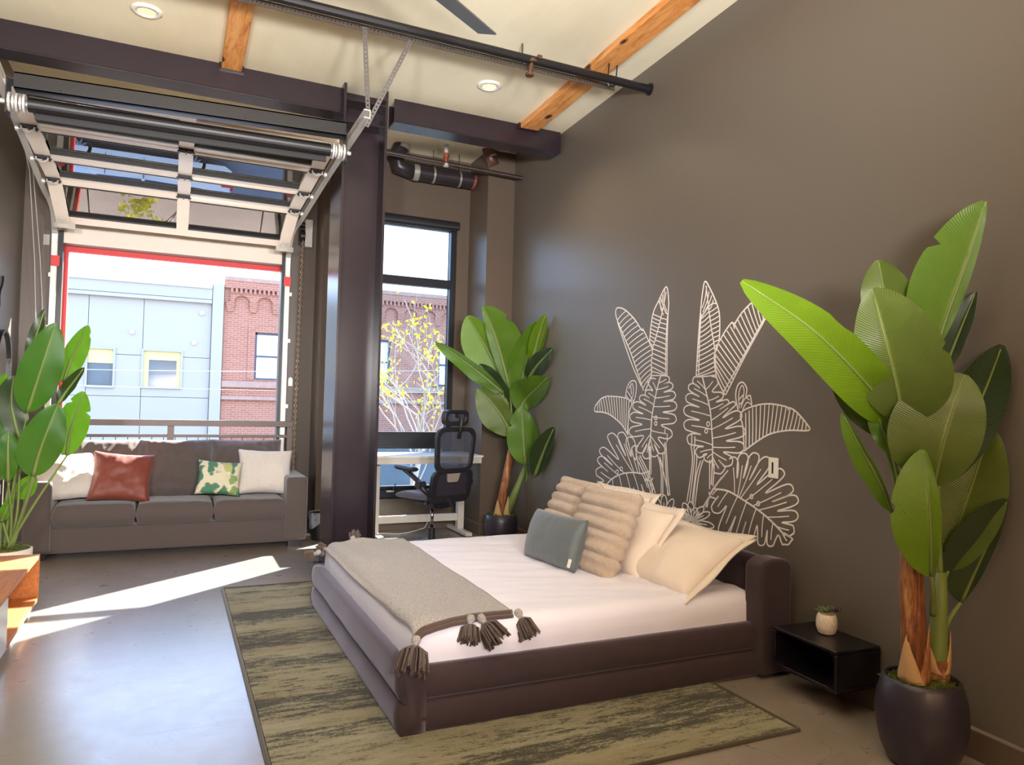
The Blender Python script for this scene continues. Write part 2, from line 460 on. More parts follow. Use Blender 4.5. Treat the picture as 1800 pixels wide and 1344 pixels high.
struct('kerb', MB().box((-40, 13.05, ZS-.3), (40, 13.2, ZS+.13)), M_kerb)
def fxz(px, py): p = at_y(px, py, YF); return p.x, p.z
M_stucco = simple('white_stucco', srgb(160, 152, 141), .8, var=.03, nscale=.7, bump=.1, bscale=20)
M_yblind = simple('yellow_window_blind', srgb(206, 194, 124), .8, var=.04)
M_dglass = simple('dark_far_glass', srgb(84, 92, 96), .12, var=.25, nscale=1.5, bump=0)
M_pale_glass = simple('pale_far_glass', srgb(226, 238, 240), .15, var=.05, nscale=1, bump=0)
M_dkframe = simple('dark_far_frame', srgb(66, 66, 76), .5)
M_metalcap = simple('metal_coping', srgb(206, 210, 222), .5)
# ---- white building
xa = -14.0; xb = fxz(393, 540)[0]; xq = fxz(373, 520)[0]
ztop = fxz(250, 487)[1]; zb2 = fxz(250, 520)[1]
wb = thing('white_building', 'white stucco building across the street with two yellow shaded windows', 'building', ((xa+xb)/2, YF, ZS))
obj('coping', MB().box((xa, YF-.16, ztop-.22), (xq, YF+.3, ztop)), M_metalcap, wb, bevel=.02)
obj('parapet_band', MB().box((xa, YF-.10, zb2+.05), (xq, YF+.3, ztop-.22)), M_stucco, wb)
obj('parapet_ledge', MB().box((xa, YF-.14, zb2-.10), (xq, YF+.3, zb2+.03)), M_stucco, wb, bevel=.01)
obj('end_pier', MB().box((xq+.02, YF-.12, ZS), (xb, YF+.4, ztop-.02)), M_stucco, wb)
obj('back_wall', MB().box((xa, YF+.1, ZS), (xb, YF+6, ztop-.4)), M_stucco, wb)
wins = []
for (l, t_, r, b_) in ((155, 612, 197, 678), (253, 616, 316, 680)):
    x0, z1 = fxz(l, t_); x1, z0 = fxz(r, b_); wins.append((x0, x1, z0, z1))
xs = [xa, fxz(60, 600)[0], fxz(156, 560)[0]-.02, fxz(252, 560)[0], xq]
wz0 = min(q[2] for q in wins)-.35; wz1 = max(q[3] for q in wins)+.02
zl = [ZS+.1, wz0-2.6, wz0, fxz(300, 627)[1], zb2-.10]
for i in range(4):
    for j in range(4):
        a0, a1 = xs[i]+.018, xs[i+1]; b0, b1 = zl[j]+.018, zl[j+1]
        holes = [q for q in wins if q[0] > a0-.3 and q[1] < a1+.3 and q[3] > b0 and q[2] < b1]
        m = MB()
        if holes:
            h = holes[0]; hz0 = max(h[2], b0); hz1 = min(h[3], b1); h0 = max(h[0], a0)
            if h0 > a0: m.box((a0, YF, b0), (h0, YF+.12, b1))
            m.box((h[1], YF, b0), (a1, YF+.12, b1))
            if hz0 > b0: m.box((h0, YF, b0), (h[1], YF+.12, hz0))
            if hz1 < b1: m.box((h0, YF, hz1), (h[1], YF+.12, b1))
        else: m.box((a0, YF, b0), (a1, YF+.12, b1))
        obj('panel', m, M_stucco, wb)
for k, (x0, x1, z0, z1) in enumerate(wins):
    fr = MB(); t = .07
    fr.box((x0-t, YF-.04, z0-t), (x0, YF+.1, z1+t)).box((x1, YF-.04, z0-t), (x1+t, YF+.1, z1+t)).box((x0, YF-.04, z1), (x1, YF+.1, z1+t)).box((x0, YF-.06, z0-t), (x1, YF+.1, z0))
    f = obj('window', fr, M_stucco, wb)
    obj('pane', MB().box((x0, YF+.07, z0), (x1, YF+.09, z1)), M_dglass, f)
    bm_ = MB()
    if k == 0: bm_.box((x0, YF+.04, z0+(z1-z0)*.62), (x1, YF+.06, z1))
    else:
        bm_.box((x0, YF+.04, z1-(z1-z0)*.25), (x1, YF+.06, z1)); zz_ = z1-(z1-z0)*.25; bm_.box((x0, YF+.04, z0), (x0+.17, YF+.06, zz_)); bm_.box((x1-.13, YF+.04, z0), (x1, YF+.06, zz_))
    obj('blind', bm_, M_yblind, f)
for (px, py) in ((232, 583), (355, 550), (341, 602)):
    x, z = fxz(px, py); m = MB().tube([(x, YF-.05, z), (x, YF+.02, z)], .09, 6); obj('tie_plate', m, M_kerb, wb)
x0, z0 = fxz(365, 492); vm = MB().box((x0-.2, YF+.3, z0-.3), (x0+.25, YF+.6, z0+.1)); obj('roof_vent', vm, M_kerb, wb)
# ---- brick building
def brick_mat():
    t = NT('red_brick'); 
    c = t.n('ShaderNodeTexCoord'); mp = t.n('ShaderNodeMapping'); mp.inputs['Rotation'].default_value = (math.pi/2, 0, 0)
    t.l(c.outputs['Object'], mp.inputs[0])
    b = t.n('ShaderNodeTexBrick'); b.inputs['Scale'].default_value = 1.0; b.inputs['Brick Width'].default_value = .24; b.inputs['Row Height'].default_value = .078
    b.inputs['Mortar Size'].default_value = .009; b.inputs['Color1'].default_value = srgb(160, 100, 74); b.inputs['Color2'].default_value = srgb(146, 84, 60); b.inputs['Mortar'].default_value = srgb(166, 140, 128)
    t.l(mp.outputs[0], b.inputs[0])
    f = t.noise(t.co(), .5, 5); cc = t.mix(f, b.outputs[0], t.mix(.5, b.outputs[0], srgb(166, 114, 92)))
    return t.bsdf(cc, .9, bump=b.outputs['Fac'], bstr=-.3, bdist=.01)
M_brick = brick_mat()
M_brick_dark = simple('weathered_brick_ledge', srgb(160, 128, 112), .9, var=.25, nscale=6)
bx0 = xb+.02; bx1 = 24.0
bz = fxz(440, 489)[1]
br = thing('brick_building', 'red brick building across the street with arched corbel cornice', 'building', (9, YF, ZS))
zd = fxz(430, 516)[1]; za = fxz(430, 530)[1]; zc0 = fxz(418, 533)[1]; zc1 = fxz(418, 548)[1]
bw = []
x0, z1 = fxz(449, 584); x1 = x0+1.55; z0 = fxz(470, 668)[1]
step = fxz(770, 640)[0] - x0
bxw = [x0 + k*step/2 for k in range(0, 5)]
wall_m = MB(); prev = bx0
for x in bxw:
    wall_m.box((prev, YF, ZS+3.2), (x, YF+.3, bz-.15)); wall_m.box((x, YF, z1), (x+1.55, YF+.3, bz-.15)); wall_m.box((x, YF, ZS+3.2), (x+1.55, YF+.3, z0)); prev = x+1.55
wall_m.box((prev, YF, ZS+3.2), (bx1, YF+.3, bz-.15)); wall_m.box((bx0, YF+.05, ZS), (bx1, YF+.3, ZS+3.2))
obj('wall', wall_m, M_brick, br)
obj('coping', MB().box((bx0, YF-.12, bz-.16), (bx1, YF+.5, bz)), M_brick_dark, br, bevel=.02)
# raised arcade: a band with round arches standing proud, on tapered corbels
aw = .80; m = MB(); nd = MB(); x = bx0+.2; k = 0
while x < bx1-1.2:
    n = 10; R_ = aw*.36; cx_ = x+aw/2
    pts = [(x, zc0), (cx_-R_, zc0)] + [(cx_+R_*math.cos(math.pi-math.pi*i/n), zc0+.75*R_*math.sin(math.pi*i/n)*1.3) for i in range(n+1)] + [(cx_+R_, zc0), (x+aw, zc0)]
    top = zd+.05
    for i in range(len(pts)-1):
        (xa_, za_), (xb_, zb_) = pts[i], pts[i+1]
        if xb_-xa_ < 1e-4: continue
        m.hexa([(xa_, YF-.10, za_), (xb_, YF-.10, zb_), (xb_, YF+.01, zb_), (xa_, YF+.01, za_), (xa_, YF-.10, top), (xb_, YF-.10, top), (xb_, YF+.01, top), (xa_, YF+.01, top)])
    if k < 26:
        cb = MB(); cb.hexa([(x-.10, YF-.05, zc1), (x+.10, YF-.05, zc1), (x+.10, YF, zc1), (x-.10, YF, zc1), (x-.15, YF-.13, zc0+.04), (x+.15, YF-.13, zc0+.04), (x+.15, YF, zc0+.04), (x-.15, YF, zc0+.04)])
        obj('corbel', cb, M_brick, br)
    for q in range(5):
        nd.box((x+q*aw/5, YF-.17, zd-.02), (x+q*aw/5+.08, YF-.09, zd+.16))
    x += aw; k += 1
obj('arcade', m, M_brick, br); d_ = obj('dentils', nd, M_brick, br); d_['kind'] = 'stuff'
obj('upper_band', MB().box((bx0, YF-.10, zd+.16), (bx1, YF+.01, bz-.16)), M_brick, br)
for (py, h) in ((676, .22), (700, .12)):
    z = fxz(440, py)[1]; obj('ledge', MB().box((bx0, YF-.12, z-h/2), (bx1, YF, z+h/2)), M_brick_dark, br, bevel=.01)
for x in bxw:
    fr = MB(); t = .07
    fr.box((x, YF+.02, z0), (x+t, YF+.16, z1)).box((x+1.55-t, YF+.02, z0), (x+1.55, YF+.16, z1)).box((x, YF+.02, z1-t), (x+1.55, YF+.16, z1)).box((x, YF+.0, z0), (x+1.55, YF+.16, z0+t)).box((x+t, YF+.05, (z0+z1)/2-.03), (x+1.55-t, YF+.16, (z0+z1)/2+.03))
    f = obj('window', fr, M_dkframe, br)
    obj('pane', MB().box((x+t, YF+.12, z0+t), (x+1.55-t, YF+.13, z1-t)), M_pale_glass, f)
    obj('window_arch', MB().box((x-.25, YF-.03, z1), (x+1.8, YF+.01, z1+.26)).box((x-.25, YF-.03, z0), (x, YF+.01, z1)).box((x+1.55, YF-.03, z0), (x+1.8, YF+.01, z1)), M_brick, f)
obj('shopfront', MB().box((bx0+3.0, YF-.02, ZS+.1), (bx1, YF+.06, ZS+3.1)), M_dglass, br)
# overhead wires crossing the street view
for k, (pa, pb_) in enumerate((((110, 676), (500, 684)), ((110, 649), (500, 650)))):
    a = at_y(*pa, 24.0); b = at_y(*pb_, 24.0); d = b-a
    a2 = a-d*1.2; b2 = b+d*2.2
    pts = [a2.lerp(b2, i/20) + Vector((0, 0, -.25*math.sin(math.pi*i/20)+.2)) for i in range(21)]
    o = obj('utility_wire', MB().tube(pts, .009, 5), M_kerb)
    tag(o, ('lower', 'upper')[k] + ' of two thin overhead wires strung across the street view', 'wire')
# ---- tree of the pavement, seen through the tall window
M_bark = simple('pale_bark', srgb(176, 158, 140), .9, var=.15)
def leaf_mat():
    t = NT('yellow_green_leaves'); oi = t.n('ShaderNodeObjectInfo')
    c = t.ramp(t.noise(t.co(), 3, 2), [(.35, srgb(206, 206, 30)), (.65, srgb(236, 220, 60))])
    b = t.n('ShaderNodeBsdfDiffuse'); t.l(c, b.inputs[0]); tr = t.n('ShaderNodeBsdfTranslucent'); t.l(c, tr.inputs[0])
    mx = t.n('ShaderNodeMixShader'); mx.inputs[0].default_value = .55; t.l(b.outputs[0], mx.inputs[1]); t.l(tr.outputs[0], mx.inputs[2]); t.l(mx.outputs[0], t.out.inputs[0]); return t.m
M_tleaf = leaf_mat()
def tree(label, base, h, seed, spread, nleaf, lean=(0, 0)):
    rnd = random.Random(seed)
    o = thing('street_tree', label, 'tree', base)
    br_ = MB(); lf = MB()
    tips = []
    def grow(p, d, L, r, lev):
        pts = [p]; q = p
        for i in range(4):
            d2 = (d + Vector((rnd.uniform(-1,1), rnd.uniform(-1,1), rnd.uniform(-.3,.6)))*.17).normalized(); q = q + d2*L/4; pts.append(q); d = d2
        br_.tube(pts, [r*(1-.35*i/4) for i in range(5)], 5 if lev > 1 else 8, caps=False)
        if lev >= 4: tips.extend(pts[1:]); return
        for k in range(3 if lev < 3 else 4):
            nd = (d*1.0 + Vector((rnd.uniform(-1,1), rnd.uniform(-1,1), rnd.uniform(-.5,.7)))*spread).normalized()
            grow(pts[rnd.choice((2, 3, 4))] if k else q, nd, L*rnd.uniform(.6, .8), r*.56, lev+1)
    b = Vector(base)
    grow(b, Vector((lean[0], lean[1], 1)).normalized(), h*.42, .05, 0)
    obj('branches', br_, M_bark, o, smooth=True)
    for i in range(nleaf):
        p = rnd.choice(tips) + Vector((rnd.gauss(0,.05), rnd.gauss(0,.05), rnd.gauss(0,.05)))
        a = Vector((rnd.uniform(-1,1), rnd.uniform(-1,1), rnd.uniform(-1,1))).normalized(); c = a.orthogonal().normalized(); s = rnd.uniform(.025, .055)
        lf.add([p-a*s, p+c*s*.6, p+a*s, p-c*s*.6], [(0,1,2,3)])
    l = obj('leaves', lf, M_tleaf, o, fix=False); l['kind'] = 'stuff'
tree('street tree with sparse yellow green leaves outside the tall window', (3.9, 12.6, ZS), 6.9, 21, .85, 620, (.05, 0))
tree('low street tree under the garage opening, mirrored in its glass', (.4, 10.7, ZS), 2.9, 8, .9, 1500)
# ---- parked car (mirrored in the raised glass door)
M_car = simple('silver_car_paint', srgb(226, 228, 230), .3, .0, var=.03, bump=0)
M_cglass = simple('car_glass', srgb(60, 76, 110), .08, var=.05, bump=0)
M_tyre = simple('tyre_rubber', srgb(40, 40, 42), .8)
M_rim = simple('alloy_rim', srgb(190, 190, 194), .3, .8)
M_tail = simple('red_tail_lamp', srgb(200, 24, 36), .25)
cxr, cyr = -2.45, 21.55
car = thing('parked_car', 'silver grey sedan parked across the street, mirrored in the glass door', 'car', (cxr+1.4, cyr+.9, ZS))
prof = [(-.95,.32),(-.98,.55),(-.90,.70),(-.30,.86),(.25,.96),(.95,1.38),(1.35,1.45),(2.0,1.44),(2.6,1.32),(3.25,1.02),(3.72,.98),(3.80,.80),(3.78,.42),(3.6,.30)]
m = MB(); n_ = len(prof)
ring = []
for (yy, sc_, ins) in ((0, 1, .10), (.06, 1, .02), (.9, 1, 0), (1.74, 1, .02), (1.8, 1, .10)):
    ring.append([(cxr+x*(1-ins*.03)+0, cyr+yy if z < .95 else cyr+.9+(yy-.9)*(1-(z-.95)*.42), ZS+z) for x, z in prof])
vs = [p for r in ring for p in r]; fs = []
for i in range(4):
    for k in range(n_):
        k2 = (k+1) % n_; fs.append((i*n_+k, i*n_+k2, (i+1)*n_+k2, (i+1)*n_+k))
fs += [tuple(range(n_-1,-1,-1)), tuple(4*n_+k for k in range(n_))]
obj('body', m.add(vs, fs), M_car, car, smooth=False)
g = MB()
side = [(.42,1.02),(1.0,1.34),(1.5,1.39),(1.5,1.0)]; side2 = [(1.58,1.0),(1.58,1.39),(2.05,1.38),(2.6,1.26),(3.0,1.04)]
for sd in (side, side2):
    p = [(cxr+x, cyr+.9-.9*(1-(z-.95)*.42)-.01, ZS+z) for x, z in sd]; q = [(a, b+.03, c) for a, b, c in p]; k = len(p)
    g.add(p+q, [tuple(range(k)), tuple(range(2*k-1, k-1, -1))]+[(i, (i+1) % k, k+(i+1) % k, k+i) for i in range(k)])
obj('side_window', g, M_cglass, car)
obj('tail_lamp', MB().box((cxr+3.50, cyr-.015, ZS+.74), (cxr+3.82, cyr+.25, ZS+.92)), M_tail, car, bevel=.03)
for sx_ in (.62, 1.54): obj('door_seam', MB().box((cxr+sx_, cyr-.004, ZS+.4), (cxr+sx_+.015, cyr+.01, ZS+.98)), M_tyre, car)
for wx in (0.0, 2.78):
    for wy in (cyr+.02, cyr+1.62):
        t_ = MB(); c = Vector((cxr+wx, wy+.08, ZS+.34))
        for (r0, r1, y0, y1) in ((.225, .34, -.10, .10),):
            N = 24; vs = []; 
            for (r, y) in ((r0, y0), (r1-.03, y0), (r1, y0+.03), (r1, y1-.03), (r1-.03, y1), (r0, y1)):
                for k in range(N): vs.append(c + Vector((r*math.cos(2*math.pi*k/N), y, r*math.sin(2*math.pi*k/N))))
            fs = [(i*N+k, i*N+(k+1) % N, (i+1)*N+(k+1) % N, (i+1)*N+k) for i in range(5) for k in range(N)]
            t_.add(vs, fs)
        w = obj('wheel', t_, M_tyre, car, smooth=True)
        r_ = MB(); yy = c.y-.07
        for k in range(10):
            a = 2*math.pi*k/10; r_.bar((c.x+.04*math.cos(a), yy, c.z+.04*math.sin(a)), (c.x+.225*math.cos(a), yy, c.z+.225*math.sin(a)), .035, .03, (0,1,0))
        r_.tube([(c.x, yy-.02, c.z), (c.x, yy+.02, c.z)], .05, 10); r_.tube([(c.x, yy+.1, c.z), (c.x, yy+.12, c.z)], .22, 20)
        obj('rim', r_, M_rim, w)
# ================================================================== overhead glass door, its tracks, shaft and supports
S = 1.08
dn = Vector((0, .05, 1)).normalized(); dp0 = EYE + (Vector((0, 8.1, 2.98)) - EYE)*S
def at_d(px, py):
    d = ray(px, py); return EYE + d * ((dp0-EYE).dot(dn)/d.dot(dn))
# red trim round the opening and black jamb seals
tr = thing('red_trim', 'bright red painted trim round the garage opening', 'trim', ((GX0+GX1)/2, YG+T, GZ)); tr['kind'] = 'structure'
del tr['category']; del tr['label']
obj('side_trim', MB().box((GX0, YG+T-.03, 0), (GX0+.035, YG+T+.03, GZ)), M_red, tr)
obj('head_trim', MB().box((GX0+.035, YG+T-.03, GZ-.05), (GX1, YG+T+.03, GZ)), M_red, tr)
jm = MB().box((GX0-.05, YG-.05, 0), (GX0+.02, YG, GZ+.1)); js = obj('trim_1', jm, M_black); js['kind'] = 'structure'
jm = MB().box((GX1-.02, YG-.05, 0), (GX1+.05, YG, GZ+.1)); js = obj('trim_2', jm, M_black); js['kind'] = 'structure'
door = thing('overhead_door', 'raised overhead door of cream aluminium frames with glass panes', 'door', (0, 6.6, 3.2))
# hinge lines: (Y, z) from top edge to bottom edge
def line_y(pxs): q = [at_d(*p) for p in pxs]; return sum(p.y for p in q)/len(q)
ys = [line_y([(79, 222), (553, 290)]), line_y([(99, 274), (525, 331)]), line_y([(112, 313), (505, 361)])]
zy = lambda y: dp0.z - .05*(y-dp0.y)
pit = ys[1]-ys[0]
rows = [ys[0]-pit*1.02] + ys
pts = [(y, zy(y)) for y in rows]
Yb = 7.70; zb = .5*(at_y(105, 388, Yb).z + at_y(496, 430, Yb).z)
pts.append((Yb, zb))
DXL, DXR = -1.0, 1.03; DM = .5*(at_d(323, 320).x + at_d(330, 241).x)
th = .045
for i in range(4):
    (ya, za), (yb, zb_) = pts[i], pts[i+1]
    A = Vector((0, ya, za)); B = Vector((0, yb, zb_)); t = (B-A).normalized(); n = Vector((0, -t.z, t.y)); L = (B-A).length
    if n.z > 0: n = -n      # towards the room below
    def V(x, s, d): return Vector((x, 0, 0)) + A + t*s + n*d
    def slab(m, x0, x1, s0, s1, d0=-th/2, d1=th/2):
        m.hexa([V(x0,s0,d0), V(x1,s0,d0), V(x1,s1,d0), V(x0,s1,d0), V(x0,s0,d1), V(x1,s0,d1), V(x1,s1,d1), V(x0,s1,d1)])
    sec = MB(); rw = .085
    slab(sec, DXL, DXL+.11, .004, L-.004); slab(sec, DXR-.11, DXR, .004, L-.004); slab(sec, DM-.05, DM+.05, .004, L-.004)
    for (x0, x1) in ((DXL+.11, DM-.05), (DM+.05, DXR-.11)):
        slab(sec, x0, x1, .004, rw); slab(sec, x0, x1, L-rw-(.05 if i == 3 else 0), L-.004)
    s = obj('door_section', sec, M_alu, door, bevel=.003)
    for (x0, x1) in ((DXL+.11, DM-.05), (DM+.05, DXR-.11)):
        p = MB(); slab(p, x0, x1, rw, L-rw-(.05 if i == 3 else 0), -.006, .004); obj('pane', p, M_glass_door, s)
        gk = MB(); slab(gk, x0, x1, L-rw-.028-(.05 if i == 3 else 0), L-rw-(.05 if i == 3 else 0), -.01, th/2+.006); slab(gk, x0, x1, rw, rw+.012, -.01, th/2+.004); obj('gasket', gk, M_rubber, s)
    # hinges with their rollers at the lower edge of each section
    if i < 3:
        for x in (DXL+.05, DXR-.05, DM):
            h = MB(); slab(h, x-.05, x+.05, L-.022, L-.012, th/2, th/2+.02); slab(h, x-.05, x+.05, L+.012, L+.022, th/2, th/2+.02)
            for dx in (-.045, 0, .045): slab(h, x+dx-.006, x+dx+.006, L-.025, L+.025, th/2, th/2+.03)
            h.tube([V(x-.06, L, th/2+.02), V(x+.06, L, th/2+.02)], .007, 6)
            hn = obj('hinge', h, M_black, s)
            if x != DM:
                sgn = -1 if x < 0 else 1; r = MB()
                r.tube([V(x, L, th/2+.03), V(x+sgn*.07, L, th/2+.03)], .006, 6); r.tube([V(x+sgn*.055, L, th/2+.03), V(x+sgn*.075, L, th/2+.03)], .02, 12)
                c = V(x, L-.03, th/2+.02); ar = [c + (t*math.cos(a)*.0 + Vector((1,0,0))*math.cos(a))*.04 + n*math.sin(a)*.035 for a in [math.pi*k/8 for k in range(9)]]
                r.tube(ar, .006, 5); obj('roller', r, M_galv, s)
    else:
        for x in (DXL+.02, DXR-.09):
            h = MB(); slab(h, x, x+.07, L-.10, L-.005, th/2, th/2+.015); slab(h, x-.04, x+.13, L-.012, L, th/2, th/2+.05); obj('corner_bracket', h, M_galv, s)
# header flashing behind the door's lower edge
o = obj('trim_3', MB().box((GX0-.03, YG-.025, GZ-.01), (GX1+.03, YG-.002, GZ+.28)), M_alu); o['kind'] = 'structure'
# ---- tracks
def track(name, label, px_pts, side):
    o = thing(name, label, 'track', tuple(px_pts[3]))
    m = MB(); r = [Vector(p) for p in px_pts]
    # smooth the path
    path = []
    for i in range(len(r)-1):
        p0 = r[max(i-1, 0)]; p1 = r[i]; p2 = r[i+1]; p3 = r[min(i+2, len(r)-1)]
        for k in range(6):
            s = k/6; path.append(.5*((2*p1)+(p2-p0)*s+(2*p0-5*p1+4*p2-p3)*s*s+(3*p1-p0-3*p2+p3)*s**3))
    path.append(r[-1])
    # C-profile swept along the path (in the YZ plane), open towards the door
    prof = [(0, .03), (0, -.03), (side*-.045, -.03), (side*-.045, -.022), (side*-.006, -.022), (side*-.006, .022), (side*-.045, .022), (side*-.045, .03)]
    vs = []; fs = []; K = len(prof)
    for i, p in enumerate(path):
        t = (path[min(i+1, len(path)-1)] - path[max(i-1, 0)]); t.x = 0; t.normalize(); nn = Vector((0, -t.z, t.y))
        for (a, b) in prof: vs.append(p + Vector((a, 0, 0)) + nn*b)
    for i in range(len(path)-1):
        for k in range(K): fs.append((i*K+k, i*K+(k+1) % K, (i+1)*K+(k+1) % K, (i+1)*K+k))
    fs += [tuple(range(K)), tuple((len(path)-1)*K+k for k in range(K))]
    obj('rail', m.add(vs, fs), M_galv, o)
    return o, path
zt = lambda y: zy(y)
RX = 1.11; LX = -1.08
e = at_d(650, 203); f1 = at_d(530, 375)
pR = [(RX-.01, 8.1, .25), (RX-.01, 8.1, 1.5), (RX-.01, 8.1, 2.75), (RX-.01, 8.06, 2.95), (RX-.01, 7.93, 3.10), (RX-.01, 7.70, zt(7.7)), (RX, 7.3, zt(7.3)), (RX, 6.0, zt(6.0)), tuple(e + (e-f1).normalized()*.02)]
tR, _ = track('door_track', 'right galvanised door track rising past the chain hoist to steel column', pR, 1)
pL = [(LX, 8.1, .25), (LX, 8.1, 1.5), (LX, 8.1, 2.75), (LX, 8.06, 2.95), (LX, 7.93, 3.10), (LX, 7.70, zt(7.7)), (LX, 7.3, zt(7.3)), (LX+.04, 6.0, zt(6.0)), (LX+.08, 4.5, zt(4.5))]
tL, _ = track('door_track', 'left galvanised door track along the wall above the left plant', pL, -1)
rd = MB().box((RX-.07, 8.065, 2.60), (RX+.0, 8.075, 2.70)); obj('red_label', rd, M_red, tR)
rd = MB().box((LX-.0, 8.065, 2.60), (LX+.07, 8.075, 2.70)); obj('red_label', rd, M_red, tL)
for tk, x in ((tR, RX), (tL, LX)):
    for z in (.6, 1.3, 2.0, 2.5): obj('bracket', MB().box((x-.02, 8.10, z), (x+.02, YG, z+.04)), M_galv, tk)
# ---- header channel, shaft with drums, pull cable
def at_s(px, py, y): return at_y(px, py, y)
YC_ = 4.95
c0 = at_y(25, 141, YC_); c1 = at_y(608, 228, YC_)
hc = thing('header_channel', 'black steel channel spanning above the door shaft', 'channel', tuple((c0+c1)/2))
m = MB(); h = .047
for (a, b, c, d) in ((-.012, .012, -h, h), (-.012, .07, h-.008, h), (-.012, .07, -h, -h+.008)):
    m.hexa([c0+Vector((0,a,c)), c1+Vector((0,a,c)), c1+Vector((0,b,c)), c0+Vector((0,b,c)), c0+Vector((0,a,d)), c1+Vector((0,a,d)), c1+Vector((0,b,d)), c0+Vector((0,b,d))])
obj('channel_bar', m, M_black, hc)
for s in (.12, .38, .66, .9): 
    p = c0.lerp(c1, s) + Vector((0, -.012, -.02)); obj('bolt', MB().tube([p, p+Vector((0,-.006,0))], .008, 6), M_black, hc)
sh = thing('door_shaft', 'long black counterbalance shaft with cable drums below the channel', 'shaft', tuple((c0+c1)/2-Vector((0,0,.12))))
a = at_y(50, 184, YC_+.05); b = at_y(580, 264, YC_+.05)
obj('tube', MB().tube([a, b], .042, 20), M_black, sh, smooth=False)
obj('shaft_strip', MB().bar(a+Vector((.03,.03,-.055)), b+Vector((-.02,.03,-.055)), .02, .035), M_rubber, sh)
for q, s in ((a, -1), (b, 1)):
    d = MB(); 
    for k in range(5): d.tube([q+Vector((s*(.012+k*.018), 0, 0)), q+Vector((s*(.024+k*.018), 0, 0))], .055 if k % 2 == 0 else .042, 16)
    d.tube([q, q+Vector((s*.14, 0, 0))], .014, 8)
    obj('drum', d, M_galv, sh)
    pl = MB().box((q.x+s*.10-.004, q.y-.06, q.z-.08), (q.x+s*.10+.004, q.y+.06, q.z+.12)).box((q.x+min(0, s*.10), q.y-.06, q.z+.112), (q.x+max(0, s*.10), q.y+.06, q.z+.12)); obj('bearing_plate', pl, M_black, sh)
# lift cables hanging beside the left track
cb = thing('lift_cable', 'pair of thin steel cables hanging beside the left track', 'cable', (-1.2, 7.4, 1.6))
for (p, q) in (((52, 300), (63, 572)), ((58, 300), (76, 572))):
    a_ = at_y(p[0], p[1], 7.5); b_ = at_y(q[0], q[1], 7.95)
    mid = a_.lerp(b_, .55)+Vector((.01, 0, -.0)); obj('strand', MB().tube([a_ + Vector((0, -.6, .25)), a_, mid, b_], .004, 5), M_galv, cb)
# ---- chain hoist on the right pier
hx = at_y(534, 420, YG).x; hz = at_y(534, 413, YG).z
ch = thing('chain_hoist', 'grey chain hoist box on the brown pier right of the door', 'hoist', (hx, YG, hz))
obj('housing', MB().box((hx-.005, YG-.12, hz-.15), (hx+.075, YG-.02, hz+.15)), M_galv, ch, bevel=.006)
m = MB().box((hx-.06, YG-.02, hz-.12), (hx+.06, YG, hz+.12)); m.tube([(hx-.05, YG-.09, hz-.03), (hx-.005, YG-.09, hz-.03)], .06, 14); m.tube([(hx-.055, YG-.09, hz+.09), (hx-.005, YG-.09, hz+.09)], .025, 10)
obj('sprocket', m, M_black, ch)
lk = MB(); 
for sd, x_, y_ in ((0, hx-.03, -.145), (1, hx-.012, -.075)):
    zz = hz-.10; k = 0
    while zz > .62:
        L_ = .036; w_ = .011; c = Vector((x_ - (hz-zz)*.012, YG+y_, zz)); 
        ax = Vector((1,0,0)) if k % 2 else Vector((0,1,0))
        ring_ = [c+ax*w_*math.cos(a_)+Vector((0,0,L_/2*math.sin(a_))) for a_ in [2*math.pi*i/8 for i in range(8)]]
        lk.tube(ring_, .0042, 4, closed=True); zz -= .030; k += 1
c_ = obj('chain', lk, simple('chain_steel', srgb(190, 170, 150), .4, .7), ch, smooth=True); c_['kind'] = 'stuff'
p = at_y(511, 670, YG); ck = MB().box((p.x-.03, YG-.03, p.z-.05), (p.x+.015, YG, p.z+.02)); ck.tube([(p.x-.01, YG-.05, p.z+.02), (p.x-.01, YG-.01, p.z+.02)], .022, 8)
o = obj('chain_keeper', ck, M_galv); tag(o, 'small chrome chain keeper screwed to the brown pier', 'keeper')
p = at_y(82, 421, YG); o = obj('warning_label', MB().box((p.x-.025, YG-.004, p.z-.05), (p.x+.025, YG, p.z+.05)), simple('label_card', srgb(190, 180, 172), .6)); tag(o, 'small grey label stuck on brown pier left of door', 'label')
# ---- railing inside the opening
YR = 8.03
rl = thing('guard_railing', 'dark brown steel guard railing across the garage opening behind sofa', 'railing', (0.1, YR, 0))
zr1 = at_y(335, 738, YR).z; zr0 = at_y(335, 748.5, YR).z; rx1 = at_y(515, 742, YR).x; rx0 = -1.0
M_rail = simple('railing_paint', srgb(96, 82, 76), .45, .2, bump=.04)
obj('top_rail', MB().box((rx0, YR-.03, zr0), (rx1, YR+.03, zr1)), M_rail, rl, bevel=.003)
zl1 = at_y(335, 763, YR).z
for x in (at_y(300, 760, YR).x, rx1-.06, rx0+.02):
    obj('post', MB().box((x-.03 if x < rx1-.1 else x, YR-.025, 0), (x+.03 if x < rx1-.1 else x+.055, YR+.025, zr0)), M_rail, rl, bevel=.002)
obj('lower_rail', MB().box((rx0, YR-.012, zl1-.03), (rx1, YR+.012, zl1)), M_rail, rl)
obj('bottom_rail', MB().box((rx0, YR-.012, .10), (rx1, YR+.012, .13)), M_rail, rl)
x = rx0+.1
while x < rx1-.08:
    obj('wire_baluster', MB().tube([(x, YR, .12), (x, YR, zl1-.02)], .004, 6), M_rail, rl); x += .105
